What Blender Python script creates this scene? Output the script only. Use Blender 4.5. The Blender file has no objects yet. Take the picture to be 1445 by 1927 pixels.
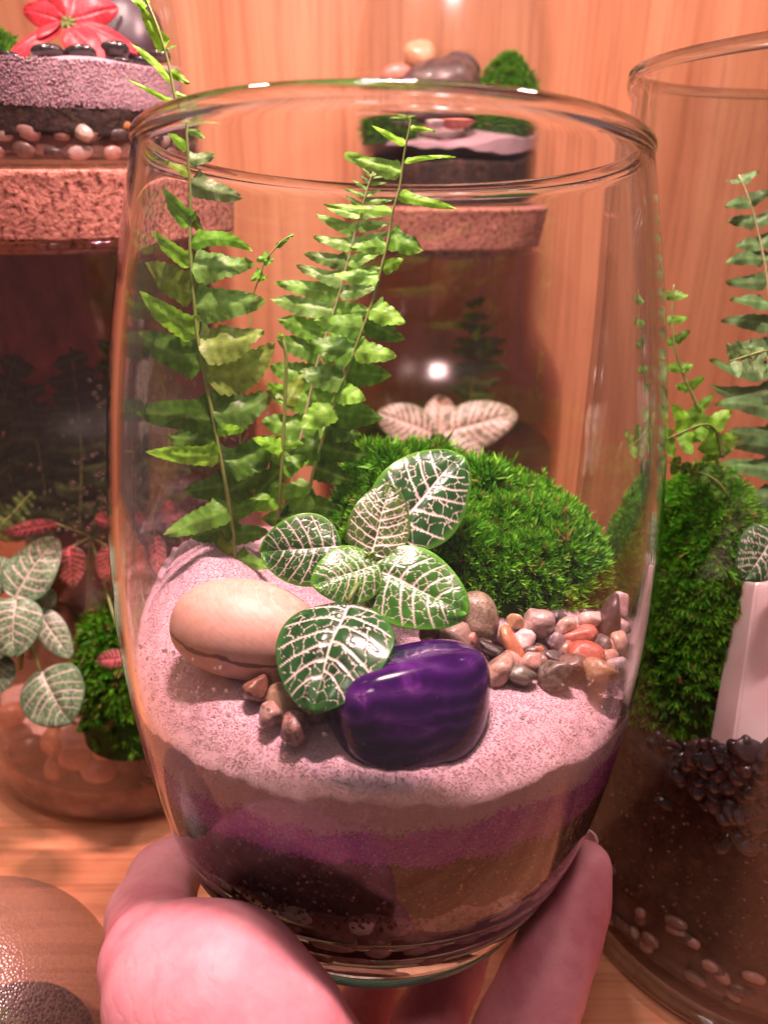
import bpy, bmesh, math, random
import numpy as np
from mathutils import Vector

# ------------------------------------------------------------------ units: centimetres, scaled to metres
S = 0.01
scn = bpy.context.scene
COL = scn.collection
F = 1400.0; TH = math.radians(24.7); CT, ST = math.cos(TH), math.sin(TH); HC = 24.4

# ------------------------------------------------------------------ camera
cd = bpy.data.cameras.new('camera'); cam = bpy.data.objects.new('camera', cd); COL.objects.link(cam)
cam.location = (0, 0, HC * S); cam.rotation_euler = (math.pi / 2 - TH, 0, 0)
cd.sensor_fit = 'HORIZONTAL'; cd.sensor_width = 36; cd.lens = 36 * F / 1445
cd.clip_start = 0.005; cd.clip_end = 20
cd.dof.use_dof = True; cd.dof.focus_distance = 0.158; cd.dof.aperture_fstop = 20
scn.camera = cam

# ------------------------------------------------------------------ dim room light and the LED shelf lamp
w = bpy.data.worlds.new('World'); scn.world = w; w.use_nodes = True
bg = w.node_tree.nodes['Background']; bg.inputs[0].default_value = (1.0, 0.60, 0.60, 1); bg.inputs[1].default_value = 0.18

LAMP = (0.2, 17.0, 50.0)
def led(x, y, z, size, power, color, spread=math.radians(170)):
    l = bpy.data.lights.new('led', 'AREA'); l.shape = 'DISK'; l.size = size * S; l.energy = power; l.color = color; l.spread = spread
    o = bpy.data.objects.new('led', l); COL.objects.link(o); o.location = (x * S, y * S, z * S)
    return o
for i in range(9):
    if i % 2 == 0: led(LAMP[0] + (i - 4) * 0.62, LAMP[1], LAMP[2], 0.75, 0.49, (1.0, 0.80, 0.77))
    else: led(LAMP[0] + (i - 4) * 0.62, LAMP[1], LAMP[2], 0.5, 0.24, (1.0, 0.05, 0.15))
for lx, ly, lz, pw in ((-17, 25, 54, 1.35), (18, 27, 54, 1.05)):
    led(lx, ly, lz, 4, pw, (1.0, 0.72, 0.66))

room = led(-25, -60, 190, 26, 7.0, (1.0, 0.76, 0.73)); room.name = 'room_light'; room.rotation_euler = (.42, 0, 0)

vs = scn.view_settings
vs.view_transform = 'Standard'; vs.look = 'None'; vs.exposure = 0.0; vs.gamma = 1.0; vs.use_curve_mapping = False
cy = scn.cycles
cy.use_adaptive_sampling = True; cy.adaptive_threshold = .02
cy.max_bounces = 12; cy.transmission_bounces = 10; cy.transparent_max_bounces = 20; cy.glossy_bounces = 6; cy.diffuse_bounces = 4
cy.use_denoising = True; cy.sample_clamp_indirect = 6.0; cy.blur_glossy = 0.6
cy.caustics_refractive = True; cy.caustics_reflective = True

# ------------------------------------------------------------------ geometry helpers
rng = np.random.default_rng(7)
def A(*v): return np.array(v, dtype=float)
def nrm(v): v = np.asarray(v, float); return v / max(1e-9, np.linalg.norm(v))
def P(px, py, z):
    x, y = (px - 722.5) / F * z, (963.5 - py) / F * z
    return A(x, z * CT + y * ST, HC - z * ST + y * CT)
CAM = A(0, 0, HC)
def RAY(px, py): return P(px, py, 1.0) - CAM
def cyl_hit(px, py, cx, cy_, r, back=False):
    d = RAY(px, py); a = d[0]**2 + d[1]**2; b = -(d[0]*cx + d[1]*cy_); c = cx*cx + cy_*cy_ - r*r; D = max(0, b*b - a*c)
    return (-b + (1 if back else -1) * math.sqrt(D)) / a      # camera depth of the hit
VB = A(-0.18, 14.152, 7.93); VA = nrm(A(0.02116, 0.15339, 0.98794))
VX = nrm(A(1, 0, 0) - VA * VA[0]); VY = np.cross(VA, VX)
def V2W(x, y, s): return VB + np.multiply.outer(np.asarray(x, float), VX) + np.multiply.outer(np.asarray(y, float), VY) + np.multiply.outer(np.asarray(s, float), VA)
def W2V(p): q = np.asarray(p) - VB; return q @ VX, q @ VY, q @ VA
def sand_s(x, y): return 6.35 + 0.15 * (np.asarray(y) + 5.7)
def SANDZ(px, py, off=0.0):
    d = RAY(px, py); o = CAM - VB
    return (6.35 + off + .15 * (o @ VY + 5.7) - o @ VA) / (d @ VA - .15 * (d @ VY))

def cubic(x, y, xi):
    x = np.asarray(x, float); y = np.asarray(y, float); xi = np.asarray(xi, float); n = len(x); h = np.diff(x)
    M = np.zeros((n, n)); b = np.zeros(n); M[0, 0] = M[-1, -1] = 1
    for i in range(1, n - 1):
        M[i, i-1] = h[i-1]; M[i, i] = 2*(h[i-1]+h[i]); M[i, i+1] = h[i]; b[i] = 6*((y[i+1]-y[i])/h[i]-(y[i]-y[i-1])/h[i-1])
    m = np.linalg.solve(M, b); i = np.clip(np.searchsorted(x, xi)-1, 0, n-2); t = xi-x[i]; hh = h[i]
    return y[i]+t*((y[i+1]-y[i])/hh-hh*(2*m[i]+m[i+1])/6)+m[i]/2*t*t+(m[i+1]-m[i])/(6*hh)*t**3
def curve_pts(pts, n):
    pts = np.asarray(pts, float); t = np.r_[0, np.cumsum(np.linalg.norm(np.diff(pts, axis=0), axis=1))]; t /= t[-1]
    u = np.linspace(0, 1, n); return np.stack([cubic(t, pts[:, k], u) for k in range(pts.shape[1])], 1)
def snoise(p, freq, seed, octs=3):
    r = np.random.default_rng(seed); p = np.asarray(p, float); out = np.zeros(p.shape[:-1]); a = 1.0; tot = 0
    for o in range(octs):
        for k in range(4):
            d = r.normal(size=p.shape[-1]); d /= np.linalg.norm(d)
            out += a * np.sin(p @ d * freq * r.uniform(.7, 1.3) * 6.28 + r.uniform(0, 6.28))
        tot += a * 2.0; a *= .5; freq *= 2
    return out / tot
def smooth01(a, b, x): t = np.clip((x - a) / (b - a), 0, 1); return t * t * (3 - 2 * t)

# ------------------------------------------------------------------ object helpers
def tag(o, label=None, cat=None, group=None, kind=None):
    for k, v in (('label', label), ('category', cat), ('group', group), ('kind', kind)):
        if v: o[k] = v
    return o
def root(name, loc, label, cat, group=None):
    o = bpy.data.objects.new(name, None); COL.objects.link(o); o.location = Vector(np.asarray(loc) * S); o.empty_display_size = .01
    return tag(o, label, cat, group)
def mesh(name, v, f, mat, parent=None, origin=None, smooth=True, color=None, label=None, cat=None, group=None, kind=None):
    v = np.asarray(v, float)
    if origin is None: origin = A(v[:, 0].mean(), v[:, 1].mean(), v[:, 2].min())
    origin = np.asarray(origin, float)
    me = bpy.data.meshes.new(name); vl = (v - origin) * S
    if isinstance(f, np.ndarray):
        nf, k = f.shape
        me.vertices.add(len(vl)); me.vertices.foreach_set('co', vl.ravel())
        me.loops.add(nf * k); me.loops.foreach_set('vertex_index', f.ravel().astype(np.int32))
        me.polygons.add(nf); me.polygons.foreach_set('loop_start', np.arange(0, nf * k, k, dtype=np.int32))
        me.update(calc_edges=True)
    else:
        me.from_pydata(vl.tolist(), [], [list(map(int, q)) for q in f]); me.update()
    if smooth: me.polygons.foreach_set('use_smooth', np.ones(len(me.polygons), bool))
    if color is not None:
        ca = me.color_attributes.new('Col', 'FLOAT_COLOR', 'POINT')
        c = np.asarray(color, float)
        if c.shape[1] == 3: c = np.c_[c, np.ones(len(c))]
        ca.data.foreach_set('color', c.ravel().astype(np.float32))
    me.materials.append(mat)
    o = bpy.data.objects.new(name, me); COL.objects.link(o)
    o['_o'] = 0; del o['_o']
    if parent is not None:
        o.parent = parent; po = np.array(WORLD[parent.name]); o.location = Vector((origin - po) * S)
    else: o.location = Vector(origin * S)
    WORLD[o.name] = tuple(origin)
    return tag(o, label, cat, group, kind)
WORLD = {}
_root = root
def root(name, loc, *a, **k):
    o = _root(name, loc, *a, **k); WORLD[o.name] = tuple(np.asarray(loc, float)); return o

def grid_faces(nr, nc, wrap=False):
    i, j = np.meshgrid(np.arange(nr - 1), np.arange(nc if wrap else nc - 1), indexing='ij'); j2 = (j + 1) % nc
    return np.stack([i*nc+j, i*nc+j2, (i+1)*nc+j2, (i+1)*nc+j], -1).reshape(-1, 4)
def tube(pts, rad, n=10):
    pts = np.asarray(pts, float); m = len(pts); rad = np.broadcast_to(np.asarray(rad, float), (m,))
    t = np.gradient(pts, axis=0); t /= np.linalg.norm(t, axis=1)[:, None] + 1e-12
    ref = A(.3, .2, .9) if abs(nrm(t.mean(0)) @ A(.3, .2, .9)) < .9 else A(1, 0, 0)
    u = np.cross(t, ref); u /= np.linalg.norm(u, axis=1)[:, None]; q = np.cross(t, u)
    a = np.linspace(0, 2*np.pi, n, endpoint=False)
    v = pts[:, None] + rad[:, None, None] * (np.cos(a)[None, :, None]*u[:, None] + np.sin(a)[None, :, None]*q[:, None])
    v = v.reshape(-1, 3); f = [list(r) for r in grid_faces(m, n, True)]
    f.append(list(range(n))[::-1]); f.append(list(range((m-1)*n, m*n)))
    return v, f
def revolve(prof, n=96, frame=None, closed=False):
    """prof: list of (r, h). points with r=0 become poles. frame maps (x,y,h)->world"""
    prof = np.asarray(prof, float); a = np.linspace(0, 2*np.pi, n, endpoint=False)
    rr = np.maximum(prof[:, 0], 1e-4)
    x = rr[:, None]*np.cos(a); y = rr[:, None]*np.sin(a); h = np.broadcast_to(prof[:, 1][:, None], x.shape)
    v = frame(x.ravel(), y.ravel(), h.ravel()); f = grid_faces(len(prof), n, True)
    if closed:
        m = len(prof); j = np.arange(n); j2 = (j+1) % n
        f = np.r_[f, np.stack([(m-1)*n+j, (m-1)*n+j2, j2, j], -1)]
    return v, f
def upright(cx, cy_, z0=0.0):
    return lambda x, y, h: np.stack([cx + x, cy_ + y, z0 + h], -1)
_ico = {}
def ico(sub):
    if sub not in _ico:
        bm = bmesh.new(); bmesh.ops.create_icosphere(bm, subdivisions=sub, radius=1); bm.verts.ensure_lookup_table()
        v = np.array([q.co[:] for q in bm.verts]); f = np.array([[q.index for q in fc.verts] for fc in bm.faces]); bm.free(); _ico[sub] = (v, f)
    return _ico[sub]
def rotm(axis, ang):
    axis = nrm(axis); K = np.array([[0, -axis[2], axis[1]], [axis[2], 0, -axis[0]], [-axis[1], axis[0], 0]])
    return np.eye(3) + math.sin(ang)*K + (1-math.cos(ang))*K @ K
def camframe(): return A(1, 0, 0), A(0, ST, CT), A(0, CT, -ST)      # right, up, forward of the picture
def stone(c, rx, ry, rz, roll=0.0, seed=0, rough=.12, p=2.3, sub=3, frame=None, facet=0.0):
    """rounded uneven stone: semi-axes along picture right, picture up, and depth; roll turns it in the picture"""
    v, f = ico(sub); r = np.random.default_rng(seed)
    q = np.sign(v) * np.abs(v) ** (2.0 / p); q = q / (np.abs(q) ** p).sum(1, keepdims=True) ** (1/p)
    n = snoise(v, .33, seed, 2); q = q * (1 + rough * n)[:, None]
    if facet:
        for k in range(5):
            d = nrm(r.normal(size=3)); lim = r.uniform(.72, .9); e = q @ d; q = q - np.outer(np.maximum(0, e - lim) * facet, d)
    q = q * A(rx, ry, rz)
    R, U, Fw = frame or camframe(); c_, s_ = math.cos(roll), math.sin(roll)
    R2, U2 = R*c_ + U*s_, U*c_ - R*s_
    return c + q[:, :1]*R2 + q[:, 1:2]*U2 + q[:, 2:3]*Fw, f

# ------------------------------------------------------------------ materials
def new_mat(name):
    m = bpy.data.materials.new(name); m.use_nodes = True; nt = m.node_tree; nt.nodes.clear()
    out = nt.nodes.new('ShaderNodeOutputMaterial'); return m, nt, out
def N(nt, t, **kw):
    n = nt.nodes.new(t)
    for k, v in kw.items():
        if k.startswith('i_'):
            key = k[2:]; key = int(key) if key.isdigit() else key
            n.inputs[key].default_value = v
        else: setattr(n, k, v)
    return n
def L(nt, a, b): nt.links.new(a, b)
def c4(c): return (c[0], c[1], c[2], 1)
def ramp(nt, fac, stops):
    r = N(nt, 'ShaderNodeValToRGB'); e = r.color_ramp.elements
    while len(e) < len(stops): e.new(0.5)
    for k, (p, c) in enumerate(stops): e[k].position = p; e[k].color = c4(c)
    L(nt, fac, r.inputs[0]); return r.outputs[0]
def noise_tex(nt, scale, detail=4, rough=.55, stretch=None, dist=0.0, rot=None):
    tc = N(nt, 'ShaderNodeTexCoord'); mp = N(nt, 'ShaderNodeMapping'); L(nt, tc.outputs['Object'], mp.inputs[0])
    if stretch: mp.inputs['Scale'].default_value = stretch
    if rot: mp.inputs['Rotation'].default_value = rot
    n = N(nt, 'ShaderNodeTexNoise'); n.inputs['Scale'].default_value = scale * 100; n.inputs['Detail'].default_value = detail
    n.inputs['Roughness'].default_value = rough; n.inputs['Distortion'].default_value = dist
    L(nt, mp.outputs[0], n.inputs['Vector']); return n.outputs[0]
def principled(nt, out, rough=.5, spec=.5, coat=0.0):
    b = N(nt, 'ShaderNodeBsdfPrincipled'); b.inputs['Roughness'].default_value = rough; b.inputs['Specular IOR Level'].default_value = spec
    b.inputs['Coat Weight'].default_value = coat; b.inputs['Coat Roughness'].default_value = .06
    L(nt, b.outputs[0], out.inputs[0]); return b
def bump(nt, h, b, strength=.4, dist=.02):
    n = N(nt, 'ShaderNodeBump'); n.inputs['Strength'].default_value = strength; n.inputs['Distance'].default_value = dist * S
    L(nt, h, n.inputs['Height']); L(nt, n.outputs[0], b.inputs['Normal'])

def m_noise(name, stops, scale, rough=.5, spec=.5, coat=0, bmp=0.0, bscale=None, detail=5, stretch=None, dist=0.0, bdist=.03):
    m, nt, out = new_mat(name); b = principled(nt, out, rough, spec, coat)
    L(nt, ramp(nt, noise_tex(nt, scale, detail, .6, stretch, dist), stops), b.inputs['Base Color'])
    if bmp: bump(nt, noise_tex(nt, bscale or scale * 3, 4, .6, stretch), b, bmp, bdist)
    return m
def m_col(name, rough=.4, spec=.5, coat=0, transl=0.0, sheen=0.0, nscale=0, namt=0.0, bmp=0, bscale=8, bdist=.01):
    """base colour from the point colours on the mesh, with a fine mottling"""
    m, nt, out = new_mat(name); b = principled(nt, out, rough, spec, coat)
    at = N(nt, 'ShaderNodeVertexColor', layer_name='Col'); c = at.outputs[0]
    if namt:
        h = N(nt, 'ShaderNodeHueSaturation'); mr = N(nt, 'ShaderNodeMapRange')
        mr.inputs[1].default_value = .3; mr.inputs[2].default_value = .7; mr.inputs[3].default_value = 1 - namt; mr.inputs[4].default_value = 1 + namt
        L(nt, noise_tex(nt, nscale, 3), mr.inputs[0]); L(nt, mr.outputs[0], h.inputs['Value']); L(nt, c, h.inputs['Color']); c = h.outputs[0]
    L(nt, c, b.inputs['Base Color'])
    if bmp: bump(nt, noise_tex(nt, bscale, 3), b, bmp, bdist)
    if transl:
        t = N(nt, 'ShaderNodeBsdfTranslucent'); L(nt, c, t.inputs[0]); mx = N(nt, 'ShaderNodeMixShader'); mx.inputs[0].default_value = transl
        L(nt, b.outputs[0], mx.inputs[1]); L(nt, t.outputs[0], mx.inputs[2]); L(nt, mx.outputs[0], out.inputs[0])
    return m
def m_wood(name, axis, tint=1.0):
    """oak veneer: fine fibres along an axis with slow colour drift"""
    m, nt, out = new_mat(name); b = principled(nt, out, .42, .35)
    st_f = {'z': (1, 1, .018), 'x': (.02, 1, 1), 'y': (1, .02, 1)}[axis]; st_b = {'z': (1, 1, .06), 'x': (.06, 1, 1), 'y': (1, .06, 1)}[axis]
    fine = noise_tex(nt, 5.5, 4, .65, st_f); broad = noise_tex(nt, .42, 4, .5, st_b, .6); pore = noise_tex(nt, 16, 2, .5, st_f)
    t = tint
    base = ramp(nt, broad, [(.30, (.56*t, .235*t, .115*t)), (.52, (.65*t, .295*t, .155*t)), (.72, (.71*t, .355*t, .195*t))])
    fib = ramp(nt, fine, [(.34, (.58, .48, .42)), (.52, (1, 1, 1)), (.8, (1.06, 1.02, .98))])
    por = ramp(nt, pore, [(.27, (.66, .55, .48)), (.36, (1, 1, 1))])
    m1 = N(nt, 'ShaderNodeMix', data_type='RGBA', blend_type='MULTIPLY'); m1.inputs[0].default_value = .6
    L(nt, base, m1.inputs[6]); L(nt, fib, m1.inputs[7])
    m2 = N(nt, 'ShaderNodeMix', data_type='RGBA', blend_type='MULTIPLY'); m2.inputs[0].default_value = .6
    L(nt, m1.outputs[2], m2.inputs[6]); L(nt, por, m2.inputs[7]); L(nt, m2.outputs[2], b.inputs['Base Color'])
    bump(nt, fine, b, .12, .02); return m
def m_glass(name, color=(.975, .99, .98), ior=1.46, rough=0.0):
    m, nt, out = new_mat(name); g = N(nt, 'ShaderNodeBsdfGlass'); g.inputs['Color'].default_value = c4(color)
    g.inputs['Roughness'].default_value = rough; g.inputs['IOR'].default_value = ior; L(nt, g.outputs[0], out.inputs[0])
    return m
def m_thin(name, tint=(.95, .96, .95), fog=.015, fogrough=.22, drops=0.0, fr=.5):
    """thin-walled glass: see-through with Fresnel reflection, plus a faint breath of condensation"""
    m, nt, out = new_mat(name); tr = N(nt, 'ShaderNodeBsdfTransparent'); tr.inputs[0].default_value = c4(tint)
    gl = N(nt, 'ShaderNodeBsdfGlossy'); gl.inputs['Roughness'].default_value = .015; gl.inputs[0].default_value = (1, 1, 1, 1)
    fg = N(nt, 'ShaderNodeBsdfGlossy'); fg.inputs['Roughness'].default_value = fogrough; fg.inputs[0].default_value = (1, 1, 1, 1)
    fr_ = fr; lw = N(nt, 'ShaderNodeLayerWeight'); lw.inputs[0].default_value = .5
    pw = N(nt, 'ShaderNodeMath', operation='POWER'); L(nt, lw.outputs['Facing'], pw.inputs[0]); pw.inputs[1].default_value = 4.2
    fr = N(nt, 'ShaderNodeMath', operation='MULTIPLY_ADD'); L(nt, pw.outputs[0], fr.inputs[0]); fr.inputs[1].default_value = fr_; fr.inputs[2].default_value = .020
    a = N(nt, 'ShaderNodeMixShader'); L(nt, fr.outputs[0], a.inputs[0]); L(nt, tr.outputs[0], a.inputs[1]); L(nt, gl.outputs[0], a.inputs[2])
    c = N(nt, 'ShaderNodeMixShader'); c.inputs[0].default_value = fog; L(nt, a.outputs[0], c.inputs[1]); L(nt, fg.outputs[0], c.inputs[2])
    L(nt, c.outputs[0], out.inputs[0])
    if drops:
        h = noise_tex(nt, drops, 2, .5); bn = N(nt, 'ShaderNodeBump'); bn.inputs['Strength'].default_value = .8; bn.inputs['Distance'].default_value = .03 * S
        L(nt, h, bn.inputs['Height']); L(nt, bn.outputs[0], fg.inputs['Normal'])
    return m

def m_mist(name):
    """glass covered with fine droplets: part clear, part scattering, with a soft sheen"""
    m, nt, out = new_mat(name); tr = N(nt, 'ShaderNodeBsdfTransparent'); tr.inputs[0].default_value = (.8, .76, .74, 1)
    df = N(nt, 'ShaderNodeBsdfDiffuse'); df.inputs[0].default_value = (.30, .21, .17, 1); gl = N(nt, 'ShaderNodeBsdfGlossy'); gl.inputs['Roughness'].default_value = .3
    tc = N(nt, 'ShaderNodeTexCoord'); vo = N(nt, 'ShaderNodeTexVoronoi'); vo.inputs['Scale'].default_value = 1400; L(nt, tc.outputs['Object'], vo.inputs['Vector'])
    big = noise_tex(nt, .5, 4); mu = N(nt, 'ShaderNodeMath', operation='MULTIPLY'); L(nt, vo.outputs['Distance'], mu.inputs[0]); L(nt, big, mu.inputs[1])
    mr = N(nt, 'ShaderNodeMapRange'); L(nt, mu.outputs[0], mr.inputs[0]); mr.inputs[1].default_value = .05; mr.inputs[2].default_value = .32; mr.inputs[3].default_value = .03; mr.inputs[4].default_value = .34
    a = N(nt, 'ShaderNodeMixShader'); L(nt, mr.outputs[0], a.inputs[0]); L(nt, tr.outputs[0], a.inputs[1]); L(nt, df.outputs[0], a.inputs[2])
    bn = N(nt, 'ShaderNodeBump'); bn.inputs['Strength'].default_value = .6; bn.inputs['Distance'].default_value = .03*S; L(nt, vo.outputs['Distance'], bn.inputs['Height']); L(nt, bn.outputs[0], gl.inputs['Normal']); L(nt, bn.outputs[0], df.inputs['Normal'])
    c = N(nt, 'ShaderNodeMixShader'); c.inputs[0].default_value = .08; L(nt, a.outputs[0], c.inputs[1]); L(nt, gl.outputs[0], c.inputs[2]); L(nt, c.outputs[0], out.inputs[0]); return m
M = {}
M['wall'] = m_wood('oak_veneer_wall', 'z', 1.0)
M['table'] = m_wood('oak_veneer_table', 'x', 1.05)
M['glass'] = m_glass('clear_glass')
M['water'] = m_glass('water', (1, 1, 1), 1.33)
M['dew'] = m_thin('dew', (1, 1, 1), .10, .05)
M['jar'] = m_thin('jar_glass', fr=1.5)
M['jar_dim'] = m_thin('dim_misted_jar_glass', (.80, .70, .68), .016, .20)
M['jar_fog'] = m_thin('misted_jar_glass', (.90, .84, .82), .05, .18)
M['globe'] = m_mist('misted_globe_glass')
M['sand'] = m_col('white_sand', .55, .5, nscale=14, namt=.12)
M['grain'] = m_col('sand_grain', .25, .5)
M['soil'] = m_noise('potting_soil', [(.3, (.012, .006, .005)), (.55, (.045, .022, .016)), (.72, (.12, .06, .045))], 2.6, .7, .3, 0, 1.0, 5, 7, bdist=.12)
M['moss'] = m_col('moss', .5, .35, transl=.25)
M['mosscore'] = m_noise('moss_core', [(.3, (.008, .03, .004)), (.7, (.03, .09, .01))], 3, .8, .2, 0, .8, 6)
M['fern'] = m_col('fern_leaf', .42, .35, transl=.45, nscale=4.5, namt=.32, bmp=.5, bscale=7, bdist=.035)
M['fit'] = m_col('net_leaf', .22, .5, coat=.25, bmp=.08, bscale=7, bdist=.02)
M['fitpale'] = m_col('net_leaf_soft', .4, .4)
M['cork'] = m_noise('cork', [(.33, (.06, .02, .014)), (.42, (.26, .10, .07)), (.5, (.44, .19, .14)), (.62, (.50, .23, .17)), (.8, (.58, .30, .22))], 5.5, .85, .2, 0, 1.0, 7, 8, bdist=.10)
_pm = {}
def m_pebble(c1, c2, rough=.28, scale=2.2, coat=.15, seed=0):
    key = (tuple(c1), tuple(c2), rough, scale)
    if key not in _pm: _pm[key] = m_noise('pebble_stone', [(.36, c1), (.5, tuple(.5*(a+b) for a, b in zip(c1, c2))), (.62, tuple(min(1, x*1.08) for x in c2))], scale*1.8, rough, .5, coat, .6, scale*3.5, 8, dist=.9)
    return _pm[key]
# ================================================================== setting
def slab(name, x0, x1, y0, y1, z0, z1, mat, bev=.15, **k):
    bm = bmesh.new(); bmesh.ops.create_cube(bm, size=1)
    for q in bm.verts: q.co = Vector(((x0+x1)/2 + q.co.x*(x1-x0), (y0+y1)/2 + q.co.y*(y1-y0), (z0+z1)/2 + q.co.z*(z1-z0)))
    bmesh.ops.bevel(bm, geom=bm.edges[:], offset=bev, segments=2, affect='EDGES')
    bm.verts.ensure_lookup_table(); v = np.array([q.co[:] for q in bm.verts]); f = [[q.index for q in fc.verts] for fc in bm.faces]; bm.free()
    return mesh(name, v, f, mat, smooth=False, **k)
slab('table', -60, 60, -8, 49.9, -3, 0, M['table'], kind='structure', label='pale oak shelf top under the jars')
slab('wall', -60, 60, 50, 52, -3, 64, M['wall'], kind='structure', label='upright oak veneer back panel behind the jars')

# ================================================================== the glass vase held in the hand
KS = [0, .3, .8, 1.5, 3, 5, 7, 9, 11, 13, 15, 17]
KR = [4.05, 4.22, 4.5, 4.85, 5.35, 5.74, 5.98, 6.02, 5.93, 5.73, 5.41, 5.02]
def r_out(s): return cubic(KS, KR, s)
def thick(s): return .20 + .22 * np.exp(-np.maximum(0, s - 1.2) / 1.1)
def r_in(s):
    s = np.asarray(s, float); r = r_out(s) - thick(s)
    k = np.clip((s - .95) / .75, 0, 1); return r - .75 * (1 - np.sqrt(np.clip(1 - (1 - k)**2, 0, 1)))
outer = [(0, .60), (2.6, .60), (3.9, .60), (4.28, .605)] + [(float(r_out(s)), float(s)) for s in np.linspace(.62, 16.86, 72)]
ra, rb = float(r_out(16.9)), float(r_in(16.9)); rm = (ra + rb) / 2
rim = [(rm + .145*math.cos(a), 16.93 + .145*math.sin(a)) for a in np.linspace(-.3, math.pi + .3, 12)]
inner = [(float(r_in(s)), float(s)) for s in np.r_[np.linspace(16.78, 2.2, 60), 2.0, 1.8, 1.6, 1.4, 1.2, 1.08, 1.0, .96]] + [(2.4, .94), (0, .93)]
v, f = revolve(outer + rim + inner, 180, V2W)
vase = root('glass_vase', VB, 'clear barrel-shaped glass vase holding a fern terrarium, gripped by the hand', 'vase')
vbody = mesh('body', v, f, M['glass'], vase)
v, f = revolve([(0, .25), (2.6, .20), (3.3, .10), (3.7, 0.0), (3.92, -.03), (4.05, .0), (4.14, .10), (4.22, .3), (4.33, .5), (4.34, .56), (4.28, .585), (3.9, .59), (0, .59)], 160, V2W)
mesh('foot', v, f, m_glass('blue_green_foot_glass', (.74, .95, .97), 1.5, .12), vase)

# water beads on the inner wall, low on the left
def beads(spots, name, parent, nrmfn, r0, r1, mat, seed, flat=.5, stretch=1.0):
    r = np.random.default_rng(seed); bv, bf = ico(1); V_, F_ = [], []; k = 0
    for p, n in spots:
        n = nrm(n); t = nrm(np.cross(n, A(0, 0, 1))); u = np.cross(n, t); rad = r.uniform(r0, r1)
        V_.append(p + rad*(bv[:, :1]*t + bv[:, 1:2]*u*stretch + bv[:, 2:3]*n*flat)); F_.append(bf + k); k += len(bv)
    return mesh(name, np.concatenate(V_), np.concatenate(F_), mat, parent, kind='stuff')
sp = []
for k in range(130):
    a = rng.uniform(math.radians(195), math.radians(262)); s = rng.normal(7.3, .75)
    if rng.random() < .35: a = rng.uniform(math.radians(290), math.radians(335)); s = rng.normal(7.0, .7)
    if s < 6.3 or s > 10: continue
    r_ = float(r_in(s)) - .004; n = math.cos(a)*VX + math.sin(a)*VY
    sp.append((V2W(r_*math.cos(a), r_*math.sin(a), s), -n))
beads(sp, 'water_bead', vase, None, .025, .055, M['water'], 3, .45)
sp = []
for k in range(130):                                # stray dried specks higher up on the front and sides
    a = rng.uniform(math.radians(170), math.radians(370)); s = rng.uniform(8.5, 16.2); r_ = float(r_in(s)) - .002
    sp.append((V2W(r_*math.cos(a), r_*math.sin(a), s), -(math.cos(a)*VX + math.sin(a)*VY)))
beads(sp, 'glass_speck', vase, None, .006, .014, M['dew'], 4, .5, 1.8)

# ------------------------------------------------------------------ layers inside the vase
def edge_noise(a, seed, amp, freq=1.0): 
    q = np.stack([np.cos(a)*6, np.sin(a)*6], -1); return amp * (snoise(q, .11*freq, seed, 3) + .6*snoise(q, .9*freq, seed+1, 2))
NA = 420; ANG = np.linspace(0, 2*np.pi, NA, endpoint=False)
s_w = 5.22 + edge_noise(ANG, 11, .20)          # white over violet
s_v = 4.45 + edge_noise(ANG, 21, .16)          # violet over soil
s_s = 3.05 + edge_noise(ANG, 31, .25)          # soil over drainage stones
def layer(name, lo, hi, gap, mat, label, cat, topfn=None, nz=9, color=None, bumpy=.02, seed=5):
    rows = []
    lo = np.broadcast_to(lo, (NA,)); hi = np.broadcast_to(hi, (NA,))
    ctr = np.zeros((NA, 3)); rows_xyz = []
    for k in np.linspace(0, 1, 8):        # underside
        rr = k * (r_in(lo) - gap); rows_xyz.append(np.stack([rr*np.cos(ANG), rr*np.sin(ANG), lo], -1))
    for k in np.linspace(0, 1, nz)[1:]:   # side against the glass
        s = lo + k*(hi-lo); n = bumpy*snoise(np.stack([np.cos(ANG)*6, np.sin(ANG)*6, s], -1), 1.6, seed, 3); rr = r_in(s) - gap - np.abs(n)
        rows_xyz.append(np.stack([rr*np.cos(ANG), rr*np.sin(ANG), s], -1))
    for k in np.linspace(1, 0, 40)[1:]:   # top
        rr = k * (r_in(hi) - gap); x, y = rr*np.cos(ANG), rr*np.sin(ANG)
        s = hi if topfn is None else topfn(x, y)
        rows_xyz.append(np.stack([x, y, s], -1))
    q = np.stack(rows_xyz); nr = len(q); q = q.reshape(-1, 3); v = V2W(q[:, 0], q[:, 1], q[:, 2]); f = grid_faces(nr, NA, True)
    return mesh(name, v, f, mat, color=np.tile(color, (len(v), 1)) if color is not None else None, label=label, cat=cat, kind='stuff'), q
def sand_top(x, y):
    p = np.stack([np.asarray(x), np.asarray(y)], -1)
    s = sand_s(x, y) + .16*snoise(p, .13, 41, 2) + .07*snoise(p, .4, 43, 2) + .02*snoise(p, 1.2, 42, 2)
    d = np.hypot(np.asarray(x)+4.6, np.asarray(y)-1.6); s = s + .75*np.exp(-(d/1.6)**2)       # banked up at the left back
    e_ = np.clip((np.hypot(x, y)-4.2)/1.5, 0, 1.2)**2; return s - .62*e_ + e_*(.10*snoise(p, .55, 44, 2) + .05*snoise(p, 2.2, 45, 2))
hi_w = sand_top(5.62*np.cos(ANG), 5.62*np.sin(ANG))
WHITE = A(.56, .375, .425); VIOLET = A(.42, .075, .40)
layer('white_sand', s_w + .004, hi_w, -.015, M['sand'], 'layer of white sand sloping across the inside of the held vase', 'sand', sand_top, color=WHITE*.92, seed=51)
layer('violet_sand', s_v + .004, s_w - .004, -.015, M['sand'], 'thin band of violet sand below the white sand in the held vase', 'sand', nz=6, color=VIOLET, seed=52)
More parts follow.
